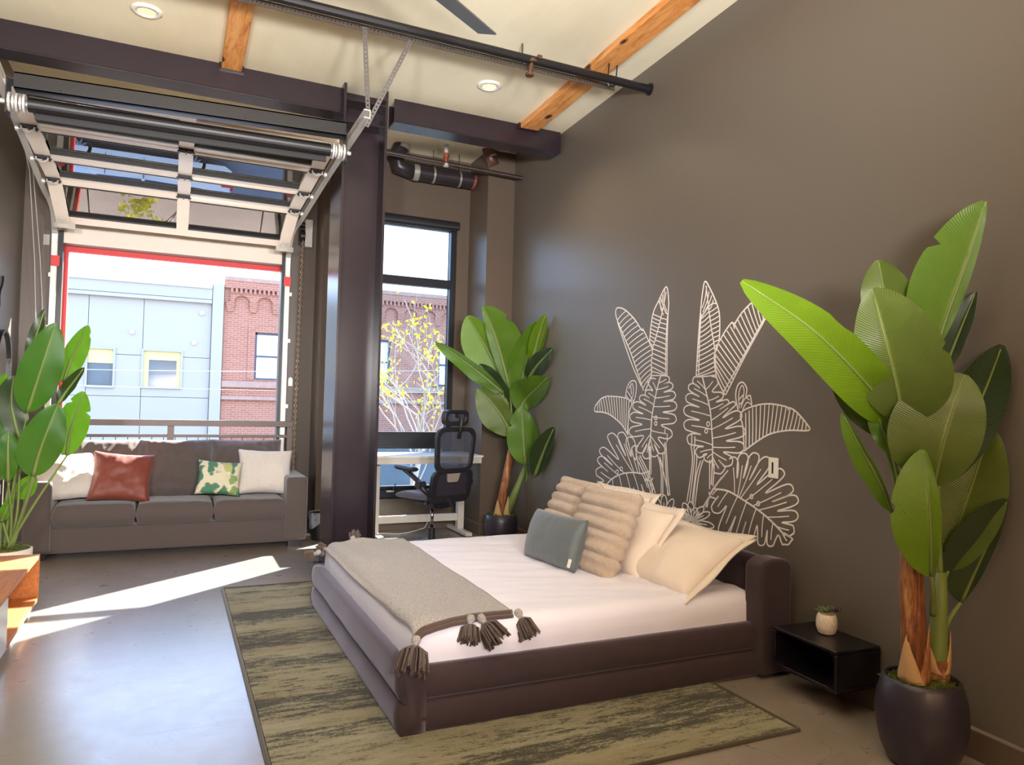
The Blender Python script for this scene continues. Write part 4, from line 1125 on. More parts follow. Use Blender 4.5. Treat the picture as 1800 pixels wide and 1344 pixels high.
# ---------------------------------------------------------------- floating nightstand with succulent
M_nblack = simple('black_lacquer', srgb(24, 20, 26), .32, .1, var=.05, bump=.02)
nz1 = .315; nz0 = .12
uR = wall_u(at_w(1542, 1138)); cF = at_z(1478, 1149, nz1); cL = at_z(1357, 1102, nz1)
dpt = (cF - WA).dot(WN); uL = wall_u(cL)+.02
uF = wall_u(cF); uR = (uR+uF)/2
ns = thing('floating_nightstand', 'black open floating nightstand mounted on wall beside the headboard', 'nightstand', tuple(wallpt((uR+uL)/2, nz0, dpt/2)))
def nsbox(name, u0_, u1_, n0_, n1_, z0, z1, bev=.006):
    P = [wallpt(u0_, z0, n0_), wallpt(u1_, z0, n0_), wallpt(u1_, z0, n1_), wallpt(u0_, z0, n1_)]
    return obj(name, MB().hexa(P + [p+Vector((0,0,z1-z0)) for p in P]), M_nblack, ns, bevel=bev)
tk = .018
nsbox('top_panel', uR, uL, .004, dpt, nz1-tk, nz1); nsbox('bottom_panel', uR, uL, .004, dpt, nz0, nz0+tk)
nsbox('side_panel', uR, uR+tk, .004, dpt, nz0+tk, nz1-tk); nsbox('side_panel', uL-tk, uL, .004, dpt, nz0+tk, nz1-tk); nsbox('back_panel', uR+tk, uL-tk, .004, .016, nz0+tk, nz1-tk)
# rounded inner corners of the open front
cr = MB()
for (uu, su) in ((uR+tk, 1), (uL-tk, -1)):
    for (zz, sz) in ((nz0+tk, 1), (nz1-tk, -1)):
        R_ = .03; pts = [(uu, zz)] + [(uu+su*R_*(1-math.sin(a)), zz+sz*R_*(1-math.cos(a))) for a in [math.pi/2*k/6 for k in range(7)]]
        K = len(pts); vs = [wallpt(a, b, .02) for a, b in pts] + [wallpt(a, b, dpt) for a, b in pts]
        cr.add(vs, [tuple(range(K)), tuple(range(2*K-1, K-1, -1))] + [(i, (i+1) % K, K+(i+1) % K, K+i) for i in range(K)])
o_ = obj('corner_fillet', cr, M_nblack, ns); o_['kind'] = 'stuff'
M_cer = simple('white_ceramic', srgb(226, 212, 196), .45, var=.03, bump=.03)
sp_ = at_z(1453, 1113, nz1); sc_ = thing('potted_succulent', 'small succulent in a white faceted pot standing on black nightstand', 'succulent', (sp_.x, sp_.y, nz1))
# faceted pot: staggered vertical facets
m = MB(); N = 14; prof = [(.030, 0), (.040, .006), (.048, .03), (.050, .055), (.047, .080), (.042, .098), (.036, .098), (.036, .085)]
vs = []
for j, (r, z) in enumerate(prof):
    for k in range(N):
        a = 2*math.pi*(k+.5*(j % 2))/N; rr = r*(1.0 if j in (0, 1, 5, 6, 7) else 1.03); vs.append((sp_.x+rr*math.cos(a), sp_.y+rr*math.sin(a), nz1+z))
fs = [tuple(range(N-1, -1, -1))]
for j in range(len(prof)-1):
    for k in range(N):
        k2 = (k+1) % N; o = j*N; p = (j+1)*N
        if j % 2 == 0: fs += [(o+k, o+k2, p+k), (o+k2, p+k2, p+k)]
        else: fs += [(o+k, o+k2, p+k2), (o+k, p+k2, p+k)]
fs.append(tuple((len(prof)-1)*N+k for k in range(N)))
obj('pot', m.add(vs, fs), M_cer, sc_)
M_succ = simple('succulent_green', srgb(112, 132, 82), .5, var=.25, nscale=30); M_succ2 = simple('succulent_purple', srgb(92, 76, 84), .5, var=.25, nscale=30)
rnd = random.Random(5)
for cx_, cy_, zz, n_, s_, mt in ((0, .01, .10, 16, .055, M_succ), (.018, -.035, .115, 12, .045, M_succ2)):
    for k in range(n_):
        an = k*2.4; el = .25 + .9*(k/n_); L = s_*(1-.4*k/n_)*1.1
        d = Vector((math.cos(an)*math.cos(el), math.sin(an)*math.cos(el), math.sin(el))); p = Vector((sp_.x+cx_, sp_.y+cy_, nz1+zz)); a = d.cross(Vector((0,0,1))).normalized()
        lf_ = MB().add([p, p+d*L*.5+a*.011, p+d*L, p+d*L*.5-a*.011, p+d*L*.5+Vector((0,0,-.006)), p+d*L*.5+Vector((0,0,.004))], [(0,1,4),(1,2,4),(2,3,4),(3,0,4),(0,5,1),(1,5,2),(2,5,3),(3,5,0)])
        obj('leaf', lf_, mt, sc_, smooth=True)
# switch plate over the mural
pu = wall_u(at_w(1362, 822)); pz = at_w(1362, 822).z
lt = thing('light_switch', 'white light switch with black slot on wall over the mural', 'switch', tuple(wallpt(pu, pz)))
def wbox(mb, u0_, u1_, z0, z1, n0_, n1_):
    P = [wallpt(u0_, z0, n0_), wallpt(u1_, z0, n0_), wallpt(u1_, z0, n1_), wallpt(u0_, z0, n1_)]; return mb.hexa(P + [p+Vector((0,0,z1-z0)) for p in P])
obj('plate', wbox(MB(), pu-.036, pu+.036, pz-.058, pz+.058, .003, .016), M_white, lt, bevel=.003)
obj('slot', wbox(MB(), pu-.006, pu+.006, pz-.032, pz+.032, .015, .0175), M_black, lt)

# ---------------------------------------------------------------- sofa
M_sofa = fabric('charcoal_sofa_linen', srgb(98, 86, 82), srgb(78, 68, 66), .9, 330, .12, .35, .35)
YS = 7.2
sx1 = at_y(540, 900, YS).x; sx0 = sx1 - 2.30; sy1 = 8.0
aw_ = .20
sofa = thing('sofa', 'charcoal grey three seat sofa in front of the garage opening', 'sofa', ((sx0+sx1)/2, 7.6, 0))
za = .66; zseat = .455
obj('base', MB().box((sx0+.03, YS+.02, .045), (sx1-.03, sy1-.05, .27)), M_sofa, sofa, bevel=.02, seg=3)
for (a, b) in ((sx0, sx0+aw_), (sx1-aw_, sx1)):
    obj('arm', MB().box((a, YS-.02, .06), (b, sy1-.02, za)), M_sofa, sofa, bevel=.028, seg=4)
obj('back_frame', MB().box((sx0+.05, sy1-.20, .03), (sx1-.05, sy1, .80)), M_sofa, sofa, bevel=.04, seg=4)
for x in (sx0+.05, sx1-.17):
    for y in (YS+.0, sy1-.16): obj('leg', MB().box((x, y, 0), (x+.12, y+.12, .065)), M_nblack, sofa)
sw = (sx1-sx0-2*aw_)/3
for k in range(3):
    a = sx0+aw_+k*sw
    M = frame(Vector((a+sw/2, (YS+sy1-.2)/2-.01, zseat-.095)), (1,0,0), (0,1,0))
    c_ = cushion(sw*1.01, .64, .21, M, 20+k, .006, .02, 30, .13, sq=6); smooth_all(obj('seat_cushion', c_, M_sofa, sofa))
    ob = sofa.children[-1]
    Mb = frame(Vector((a+sw/2, sy1-.27, .70)), (1,0,0), Vector((0, .22, 1)))
    c_ = cushion(sw*1.05, .58, .32, Mb, 30+k, .035, .06, 40, .42, sq=2.8); smooth_all(obj('back_cushion', c_, M_sofa, sofa))
# cushions on the sofa
M_fur = NT('white_fur'); v = M_fur.co(); f = M_fur.noise(v, 60, 5, .8); M_fur_m = M_fur.bsdf(M_fur.mix(f, srgb(222, 208, 196), srgb(250, 244, 236)), .95, bump=f, bstr=.8, bdist=.015); M_fur.b.inputs['Sheen Weight'].default_value = .4
M_rust = fabric('rust_leatherette', srgb(132, 62, 46), srgb(116, 50, 38), .5, 300, .12, .1, .15)
def leaf_print():
    t = NT('leaf_print_cotton'); vo = t.n('ShaderNodeTexVoronoi'); vo.inputs['Scale'].default_value = 11; vo.inputs['Randomness'].default_value = .9; nzv = t.n('ShaderNodeTexNoise'); nzv.inputs['Scale'].default_value = 9; t.l(t.co(), nzv.inputs['Vector']); mv = t.mix(.12, t.co(scale=(1, 1, .7), rot=(.4, .3, .7)), nzv.outputs['Color']); t.l(mv, vo.inputs['Vector'])
    ed = t.ramp(vo.outputs['Distance'], [(.50, (1,1,1,1)), (.58, (0,0,0,1))])
    cc = t.ramp(vo.outputs['Color'], [(.2, srgb(84, 134, 106)), (.45, srgb(150, 172, 102)), (.7, srgb(196, 196, 130)), (.9, srgb(120, 150, 80))], 'CONSTANT')
    st = t.n('ShaderNodeTexWave'); st.inputs['Scale'].default_value = 26; st.inputs['Distortion'].default_value = 4; t.l(t.co(), st.inputs[0])
    cc = t.mix(t.ramp(st.outputs[0], [(.75, (0,0,0,1)), (.9, (.6,.6,.6,1))]), cc, srgb(70, 106, 76))
    c = t.mix(ed, srgb(222, 214, 186), cc)
    return t.bsdf(c, .85, bump=t.noise(t.co(), 400, 2), bstr=.2)
M_leafp = leaf_print()
def sp2(px, py, y): return at_y(px, py, y)
def sofa_pillow(px, py, y, w, h, t, mat, lab, seed, lean=.35, roll=0, yaw=0, name='throw_pillow'):
    c = at_y(px, py, y); wd = Vector((math.cos(yaw), math.sin(yaw), 0)); up = Vector((-math.sin(yaw)*math.sin(lean), math.cos(yaw)*math.sin(lean), math.cos(lean)))
    M = frame(c, wd, up) @ Matrix.Rotation(roll, 4, 'Z')
    return pillow(name, lab, 'cushion', cushion(w, h, t, M, seed, .018, .16, 30, .5), mat, (c.x, c.y, zseat), 'cushions on the sofa')
sofa_pillow(112, 838, 7.42, .56, .46, .22, M_fur_m, 'white fluffy cushion at sofa left end behind the plant leaves', 41, .62, .04, .35)
sofa_pillow(214, 838, 7.36, .50, .46, .18, M_rust, 'rust red cushion on the left half of sofa', 42, .42, -.10, .1)
sofa_pillow(385, 840, 7.40, .40, .34, .15, M_leafp, 'small green leaf print cushion on the sofa', 43, .42, -.10)
sofa_pillow(466, 829, 7.50, .52, .46, .22, M_fur_m, 'white fluffy cushion at sofa right end by the arm', 44, .40, -.04)

# ---------------------------------------------------------------- standing desk
M_desk = simple('white_desk_laminate', srgb(232, 230, 222), .35, var=.02, bump=.01)
M_dleg = simple('white_desk_steel', srgb(214, 208, 198), .4, .1, var=.02, bump=.02)
dy0 = 7.10; fr_ = at_y(850, 800, dy0); dx1 = fr_.x; dz = fr_.z; dx0 = dx1 - 1.20
if dx0 < CX1+.05: dx0 = CX1+.08
desk = thing('standing_desk', 'white standing desk in front of the tall window', 'desk', ((dx0+dx1)/2, 7.4, 0))
obj('top', MB().box((dx0, dy0, dz-.022), (dx1, YW-.05, dz)), M_desk, desk, bevel=.004)
zap = at_y(850, 814, dy0).z
obj('apron', MB().box((dx0+.015, dy0+.012, zap), (dx1-.015, dy0+.03, dz-.022)), M_dleg, desk)
obj('apron_side', MB().box((dx1-.033, dy0+.03, zap), (dx1-.015, YW-.10, dz-.022)), M_dleg, desk)
lx = at_z(822, 935, .05).x
for x in (lx, dx0+.14):
    obj('leg', MB().box((x-.035, 7.38, .05), (x+.035, 7.46, zap+.02)).box((x-.026, 7.39, zap), (x+.026, 7.45, dz-.03)), M_dleg, desk, bevel=.004)
    obj('foot', MB().box((x-.035, 7.13, .012), (x+.035, 7.72, .05)), M_dleg, desk, bevel=.006)
zc = at_y(735, 911, 7.42).z
obj('cross_beam', MB().box((dx0+.17, 7.40, zc-.035), (lx-.035, 7.44, zc+.04)), M_dleg, desk, bevel=.003)
cbm = at_y(666, 930, 7.6)
obj('power_cord', MB().tube([(1.95, 7.55, .01), (2.06, 7.6, .008), (2.2, 7.5, .008), (2.35, 7.55, .010), (2.5, 7.50, .06), (2.6, 7.45, .3)], .004, 6), M_white, desk, smooth=True)
# window crank
wc = at_y(684, 863, YW); ck = thing('window_crank', 'small folding window crank on the black lower sash', 'crank', tuple(wc))
obj('housing', MB().box((wc.x-.03, YW-.015, wc.z-.008), (wc.x+.05, YW+.03, wc.z+.008)), M_galv, ck, bevel=.002)
obj('lever', MB().tube([(wc.x+.03, YW-.01, wc.z), (wc.x+.05, YW-.02, wc.z+.05), (wc.x+.065, YW-.02, wc.z+.085)], .006, 6), M_black, ck)

# ---------------------------------------------------------------- office chair
M_chair = simple('black_chair_plastic', srgb(34, 32, 38), .45, var=.1, bump=.05)
M_seat = fabric('grey_seat_fabric', srgb(84, 84, 96), None, .9, 300, .1, .3, .3)
def mesh_mat():
    t = NT('chair_mesh'); tr = t.n('ShaderNodeBsdfTransparent'); d = t.n('ShaderNodeBsdfPrincipled'); d.inputs['Base Color'].default_value = srgb(70, 76, 92); d.inputs['Roughness'].default_value = .7
    ck = t.n('ShaderNodeTexChecker'); ck.inputs['Scale'].default_value = 900; t.l(t.co(), ck.inputs[0])
    mx = t.n('ShaderNodeMixShader'); mx.inputs[0].default_value = .72; t.l(tr.outputs[0], mx.inputs[1]); t.l(d.outputs[0], mx.inputs[2]); t.l(mx.outputs[0], t.out.inputs[0]); return t.m
M_mesh = mesh_mat()
cc = at_y(758, 955, 6.62); chx, chy = cc.x, 6.62
ROT = math.radians(21)         # faces the window, turned to the left
def CH(x, y, z):               # chair frame: x right, y forward
    c, s = math.cos(ROT), math.sin(ROT); return Vector((chx + x*c - y*s, chy + x*s + y*c, z))
ch_ = thing('office_chair', 'black mesh office chair with headrest, facing the desk', 'chair', (chx, chy, 0))
for k in range(5):
    a = math.radians(72*k+20); d = Vector((math.cos(a), math.sin(a), 0)); p = Vector((chx, chy, 0))
    m = MB(); s_ = Vector((-d.y, d.x, 0))
    for (r0, r1, w0, w1, z0, z1, h0, h1) in ((.03, .31, .035, .018, .115, .075, .05, .028),):
        m.hexa([p+d*r0-s_*w0+Vector((0,0,z0-h0)), p+d*r1-s_*w1+Vector((0,0,z1-h1)), p+d*r1+s_*w1+Vector((0,0,z1-h1)), p+d*r0+s_*w0+Vector((0,0,z0-h0)), p+d*r0-s_*w0*.7+Vector((0,0,z0)), p+d*r1-s_*w1*.7+Vector((0,0,z1)), p+d*r1+s_*w1*.7+Vector((0,0,z1)), p+d*r0+s_*w0*.7+Vector((0,0,z0))])
    lg = obj('base_spoke', m, M_chair, ch_, bevel=.005)
    cst = MB(); q = p + d*.30
    for sg in (-1, 1): cst.tube([q+s_*(sg*.012)+Vector((0,0,.027)), q+s_*(sg*.026)+Vector((0,0,.027))], .027, 14)
    cst.tube([q+Vector((0,0,.03)), q+Vector((0,0,.075))], .008, 8); obj('caster', cst, M_black, lg)
m = MB().tube([(chx, chy, .05), (chx, chy, .22)], .032, 16); obj('hub', m, M_chair, ch_)
obj('gas_lift', MB().tube([(chx, chy, .2), (chx, chy, .43)], .016, 14), simple('chrome', srgb(200, 200, 205), .12, 1, var=0, bump=0), ch_, smooth=True)
m = MB(); m.hexa([CH(-.1,-.14,.42), CH(.1,-.14,.42), CH(.1,.12,.42), CH(-.1,.12,.42), CH(-.12,-.16,.47), CH(.12,-.16,.47), CH(.12,.14,.47), CH(-.12,.14,.47)])
m.tube([CH(.1,0,.445), CH(.24,.02,.44)], .008, 6); obj('tilt_mechanism', m, M_chair, ch_, bevel=.006)
Ms = frame(CH(0, .03, .535), CH(1,0,0)-CH(0,0,0), CH(0,1,0)-CH(0,0,0))
def seat_f(M_):
    m = MB(); N = 26
    for sg in (1, -1):
        def f(u, v):
            a = 2*u-1; b = 2*v-1; th = ((1-abs(a)**4)*(1-abs(b)**4)); th = max(th, 0)**.35
            x = a*.255*(1-.10*b*b*(1 if b < 0 else .6)); y = b*.25
            z = sg*(.045*th) - .03*max(0, b-.35)**1.5*1.2 - .012*(1-a*a)*(1 if sg > 0 else 0)
            return M_ @ Vector((x, y, z))
        m.grid(f, N, N)
    return m
smooth_all(obj('seat', seat_f(Ms), M_seat, ch_))
# back frame: rounded rectangle ring, leaning back
bl_ = .14
def BK(x, h, d=0): # on the back plane, h = height above seat rear
    curve = -.05*math.sin(h/.62*math.pi)*.4
    return CH(x, -.235 - h*bl_ + d + curve + .16*x*x, .52 + h)
def rr(w, h0, h1, r, n=8, taper=1.0):
    pts = []
    for (cx_, cz_, a0) in ((w-r, h1-r, 0), (-w+r, h1-r, 90), (-w*taper+r, h0+r, 180), (w*taper-r, h0+r, 270)):
        for k in range(n+1):
            a = math.radians(a0 + 90*k/n); pts.append((cx_+r*math.cos(a), cz_+r*math.sin(a)))
    return pts
def ring(mb, outer, inner, dth):
    K = len(outer)
    vs = [BK(x, h, -dth) for x, h in outer] + [BK(x, h, -dth*.9) for x, h in inner] + [BK(x, h, dth) for x, h in outer] + [BK(x, h, dth*.9) for x, h in inner]
    fs = []
    for i in range(K):
        j = (i+1) % K
        fs += [(i, j, K+j, K+i), (2*K+j, 2*K+i, 3*K+i, 3*K+j), (j, i, 2*K+i, 2*K+j), (K+i, K+j, 3*K+j, 3*K+i)]
    return mb.add(vs, fs)
obj('back_frame', ring(MB(), rr(.225, .24, .64, .085, taper=.93), rr(.185, .275, .605, .07, taper=.9)), M_chair, ch_, bevel=.008) if False else obj('back_frame', ring(MB(), rr(.245, .24, .66, .095, taper=.93), rr(.198, .285, .62, .07, taper=.92), .016), M_chair, ch_, bevel=.007)
inn = rr(.201, .282, .623, .071, taper=.92); K = len(inn); m = MB(); m.add([BK(0, .44)]+[BK(x, h) for x, h in inn], [(0, 1+i, 1+(i+1) % K) for i in range(K)]); obj('mesh_panel', m, M_mesh, ch_, fix=False)
# lower frame with lumbar pad
obj('lower_frame', ring(MB(), rr(.245, -.04, .27, .07), rr(.18, .03, .235, .045), .02), M_chair, ch_, bevel=.007)
lum = rr(.183, .028, .238, .045); K = len(lum)
m = MB(); m.add([BK(x, h, -.004) for x, h in lum]+[BK(x, h, .03) for x, h in lum], [tuple(range(K)), tuple(range(2*K-1, K-1, -1))]+[(i, (i+1) % K, K+(i+1) % K, K+i) for i in range(K)]); obj('lumbar_pad', m, simple('dark_lumbar_fabric', srgb(40, 34, 46), .85), ch_)
gp = [(-.08, .238), (.08, .238), (.065, .165), (.045, .155), (-.045, .155), (-.065, .165)]; K = 6
m = MB(); m.add([BK(x, h, -.012) for x, h in gp]+[BK(x, h, -.004) for x, h in gp], [tuple(range(K)), tuple(range(2*K-1, K-1, -1))]+[(i, (i+1) % K, K+(i+1) % K, K+i) for i in range(K)]); obj('lumbar_clip', m, simple('grey_clip', srgb(150, 140, 132), .5), ch_)
m = MB().bar(BK(0, -.03, -.03), CH(0, -.08, .44), .09, .035, (0, 1, 0)); obj('spine', m, M_chair, ch_, bevel=.008)
# headrest on its curved stem
m = MB().tube([BK(0, .56, -.03), BK(0, .66, -.05), BK(0, .74, -.055), BK(0, .77, -.02), BK(0, .765, .02)], .018, 10); obj('headrest_stem', m, M_chair, ch_, smooth=True)
obj('headrest', ring(MB(), rr(.15, .675, .82, .055), rr(.105, .715, .785, .032), .03).xf(Matrix.Translation(CH(0,.03,0)-CH(0,0,0))), M_chair, ch_, bevel=.012, seg=3)
inn = rr(.108, .712, .788, .033); K = len(inn); m = MB(); m.add([BK(0, .75, .03)]+[BK(x, h, .03) for x, h in inn], [(0, 1+i, 1+(i+1) % K) for i in range(K)]); obj('headrest_mesh', m, M_mesh, ch_, fix=False)
for sg in (-1, 1):
    m = MB().tube([CH(sg*.23, -.24, .56), CH(sg*.285, -.20, .62), CH(sg*.29, -.15, .68), CH(sg*.29, .0, .75), CH(sg*.285, .08, .775)], [.022, .024, .024, .022, .02], 10); ar = obj('arm', m, M_chair, ch_, smooth=True)
    obj('arm_pivot', MB().tube([CH(sg*.25, -.17, .655), CH(sg*.325, -.17, .655)], .038, 16), M_chair, ar)
    pd_ = MB(); Mx = frame(CH(sg*.285, .05, .79), CH(1,0,0)-CH(0,0,0), CH(0,1,.05)-CH(0,0,0)); pd_ = cushion(.095, .27, .05, Mx, 3, 0, 0, 14, .3, sq=3); smooth_all(obj('arm_pad', pd_, M_chair, ar))
    m = MB().tube([CH(sg*.23, -.24, .57), CH(sg*.22, -.2, .50), CH(sg*.12, -.05, .46)], .02, 8); obj('arm_bracket', m, M_chair, ar, smooth=True)

# ---------------------------------------------------------------- bin with liner, cords
M_bin = simple('black_bin_plastic', srgb(36, 32, 34), .5)
bc = at_z(560, 948, 0); bcx, bcy = bc.x+.02, bc.y+.02
bn = thing('waste_bin', 'black waste bin with a clear liner behind the steel column', 'bin', (bcx, bcy, 0))
obj('bucket', MB().lathe([(.09, 0), (.11, .26), (.116, .26), (.116, .268), (.104, .268), (.086, .01)], (bcx, bcy, 0), 24), M_bin, bn, smooth=False)
def liner(): 
    t = NT('clear_liner'); tr = t.n('ShaderNodeBsdfTransparent'); tr.inputs[0].default_value = (.85,.88,.92,1); d = t.n('ShaderNodeBsdfPrincipled'); d.inputs['Base Color'].default_value = srgb(216, 222, 230); d.inputs['Roughness'].default_value = .25
    mx = t.n('ShaderNodeMixShader'); mx.inputs[0].default_value = .5; t.l(tr.outputs[0], mx.inputs[1]); t.l(d.outputs[0], mx.inputs[2]); t.l(mx.outputs[0], t.out.inputs[0]); return t.m
def lf(u, v):
    a = 2*math.pi*u; r = .118 + .008*fbm(math.cos(a)*3, math.sin(a)*3, v*3, 3) + .004*math.sin(a*9); z = .275 - .15*v*(.8+.3*math.sin(a*2+1)); r -= .012*v; return (bcx+r*math.cos(a), bcy+r*math.sin(a), z)
smooth_all(obj('liner', MB().grid(lf, 48, 10), liner(), bn, fix=False))
pc = at_z(545, 943, 0); o = obj('power_cord', MB().tube([(pc.x-.05, pc.y+.05, .012), (pc.x+.03, pc.y+.01, .01), (pc.x+.08, pc.y+.06, .01), (pc.x-.02, pc.y+.10, .012), (pc.x-.06, pc.y+.02, .03), (pc.x-.04, pc.y+.10, .28), (pc.x-.04, YG-.02, .42)], .006, 6), M_white, smooth=True); tag(o, 'white power cord coiled on floor between sofa and waste bin', 'cord')

# ---------------------------------------------------------------- media console at the left edge
M_oak = wood_mat('orange_oak', srgb(168, 100, 46), srgb(190, 122, 62), srgb(204, 142, 82), False, (9, 1.0, 9))
M_wdrawer = simple('white_drawer_front', srgb(214, 210, 208), .3, var=.02, bump=.02)
fx, fy = -.742, 5.64; kz = .355; bx = XL+.02; y0_ = 3.4
cs = thing('media_console', 'low orange wood media console with white front at left edge', 'console', ((fx+bx)/2, 4.6, 0))
obj('top_panel', MB().box((bx, y0_, kz-.022), (fx, fy, kz)), M_oak, cs, bevel=.002)
obj('bottom_panel', MB().box((bx, y0_, .055), (fx, fy, .08)), M_oak, cs, bevel=.002)
obj('plinth', MB().box((bx, y0_, 0), (fx-.03, fy-.02, .055)), M_wdrawer, cs)
obj('end_panel', MB().box((bx, fy-.022, .08), (fx, fy, kz-.022)), M_oak, cs, bevel=.002)
yd = at_x(13, 1085, fx).y
obj('divider', MB().box((bx, yd-.02, .08), (fx-.01, yd, kz-.022)), M_oak, cs)
obj('back_panel', MB().box((bx, y0_, .08), (bx+.012, fy-.022, kz-.022)), M_oak, cs)
obj('shelf_peg', MB().tube([(fx-.12, fy-.03, .20), (fx-.12, fy-.02, .20)], .008, 8), M_black, cs)
obj('drawer_front', MB().box((fx-.018, y0_, .06), (fx+.002, yd-.004, kz-.026)), M_wdrawer, cs, bevel=.002)
obj('hinge_plate', MB().box((fx-.03, yd-.08, kz-.06), (fx-.018, yd-.01, kz-.03)), M_galv, cs)
# arched mirror and a black wall ornament on the left wall
M_mir = NT('mirror_silver'); M_mir = M_mir.bsdf((.9, .9, .9, 1), .02, 1)
ya = at_x(17, 640, XL+.02).y; yb_ = ya-.55
zt_ = at_x(10, 580, XL+.02).z
mi = thing('arched_mirror', 'tall arched mirror with thin dark frame on the left wall', 'mirror', (XL+.02, (ya+yb_)/2, .9))
def archp(r, z0): 
    c = (ya+yb_)/2; return [(c-r, z0)] + [(c-r*math.cos(math.pi*k/20), zt_-.275+ r*math.sin(math.pi*k/20)) for k in range(21)] + [(c+r, z0)]
m = MB(); po = archp(.275, .65); pi_ = archp(.255, .67); K = len(po)
vs = [(XL+.004, a, b) for a, b in po]+[(XL+.004, a, b) for a, b in pi_]+[(XL+.035, a, b) for a, b in po]+[(XL+.035, a, b) for a, b in pi_]; fs = []
for i in range(K):
    j = (i+1) % K; fs += [(i,j,K+j,K+i),(2*K+j,2*K+i,3*K+i,3*K+j),(j,i,2*K+i,2*K+j),(K+i,K+j,3*K+j,3*K+i)]
obj('mirror_frame', m.add(vs, fs), M_black, mi); obj('mirror_glass', MB().prism(archp(.257, .668), 'x', XL+.006, XL+.016), M_mir, mi)
p = at_x(1, 508, XL+.01); pts = [(XL+.012, p.y+.06-.02*k+.03*math.sin(k*1.3), p.z+.12-.045*k) for k in range(7)]
o = obj('wall_ornament', MB().tube(pts, .009, 6), M_black, smooth=True); tag(o, 'black squiggle metal wall ornament on left wall above the mirror', 'ornament')
# ================================================================== potted plants
def plant_leaf_mat(name, c1, c2, rib, trans=.25, rough=.38):
    t = NT(name); uv = t.n('ShaderNodeTexCoord').outputs['UV']
    sx = t.n('ShaderNodeSeparateXYZ'); t.l(uv, sx.inputs[0])
    ab = t.n('ShaderNodeMath'); ab.operation = 'SUBTRACT'; t.l(sx.outputs[1], ab.inputs[0]); ab.inputs[1].default_value = .5
    a2 = t.n('ShaderNodeMath'); a2.operation = 'ABSOLUTE'; t.l(ab.outputs[0], a2.inputs[0])
    vv = t.n('ShaderNodeMath'); vv.operation = 'MULTIPLY_ADD'; t.l(a2.outputs[0], vv.inputs[0]); vv.inputs[1].default_value = -.22; t.l(sx.outputs[0], vv.inputs[2])
    wm = t.n('ShaderNodeMath'); wm.operation = 'MULTIPLY'; t.l(vv.outputs[0], wm.inputs[0]); wm.inputs[1].default_value = 420.0
    sn = t.n('ShaderNodeMath'); sn.operation = 'SINE'; t.l(wm.outputs[0], sn.inputs[0])
    n = t.noise(t.co(), 9, 3); fine = t.noise(uv, 30, 2)
    c = t.mix(n, c1, c2); vein = t.ramp(sn.outputs[0], [(.80, (0,0,0,1)), (1.0, (.10,.10,.10,1))]); c = t.mix(vein, c, rib)
    mid = t.ramp(a2.outputs[0], [(.012, (1,1,1,1)), (.035, (0,0,0,1))]); c = t.mix(mid, c, rib)
    p = t.n('ShaderNodeBsdfPrincipled'); t.l(c, p.inputs['Base Color']); p.inputs['Roughness'].default_value = rough
    bp = t.n('ShaderNodeBump'); bp.inputs['Strength'].default_value = .18; bp.inputs['Distance'].default_value = .003; t.l(sn.outputs[0], bp.inputs['Height']); t.l(bp.outputs[0], p.inputs['Normal'])
    tr = t.n('ShaderNodeBsdfTranslucent'); t.l(t.mix(.5, c, srgb(170, 210, 40), 'MIX'), tr.inputs[0])
    mx = t.n('ShaderNodeMixShader'); mx.inputs[0].default_value = trans; t.l(p.outputs[0], mx.inputs[1]); t.l(tr.outputs[0], mx.inputs[2]); t.l(mx.outputs[0], t.out.inputs[0])
    return t.m
M_leafA = plant_leaf_mat('banana_leaf_green', srgb(70, 108, 26), srgb(98, 132, 36), srgb(134, 158, 66), .28)
M_leafB = plant_leaf_mat('banana_leaf_olive', srgb(74, 90, 34), srgb(98, 114, 48), srgb(132, 144, 74), .15)
M_leafC = plant_leaf_mat('banana_leaf_bright', srgb(90, 124, 22), srgb(114, 146, 32), srgb(148, 172, 66), .36)
M_leafD = plant_leaf_mat('banana_leaf_dark', srgb(34, 48, 28), srgb(48, 64, 32), srgb(78, 90, 50), .10, .3)
M_leafS = plant_leaf_mat('strelitzia_leaf', srgb(44, 92, 28), srgb(66, 120, 38), srgb(120, 160, 72), .35)
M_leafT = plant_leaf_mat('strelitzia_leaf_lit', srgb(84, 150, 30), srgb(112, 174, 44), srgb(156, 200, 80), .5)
M_stem = simple('green_petiole', srgb(112, 128, 66), .5, var=.15, nscale=6, bump=.1, stretch=(1, 1, .2))
M_mossm = simple('green_moss', srgb(92, 98, 36), .95, var=.5, nscale=50, bump=.8)
def bark_mat():
    t = NT('banana_stem_bark'); v = t.co(scale=(8, 8, 1.1)); f = t.noise(v, 3.0, 6, .7, .8)
    c = t.ramp(f, [(.30, srgb(60, 34, 22)), (.46, srgb(128, 72, 40)), (.60, srgb(176, 128, 78)), (.75, srgb(214, 180, 122))])
    return t.bsdf(c, .65, bump=f, bstr=.3, bdist=.006)
M_barkb = bark_mat()
M_husk = simple('dry_husk', srgb(178, 142, 100), .7, var=.25, nscale=9, bump=.15, stretch=(2, 2, .6))
M_potm = simple('navy_matte_pot', srgb(46, 40, 52), .38, 0, var=.08, bump=.03)
def pxd(px, py, dep): return EYE + ray(px, py)*dep
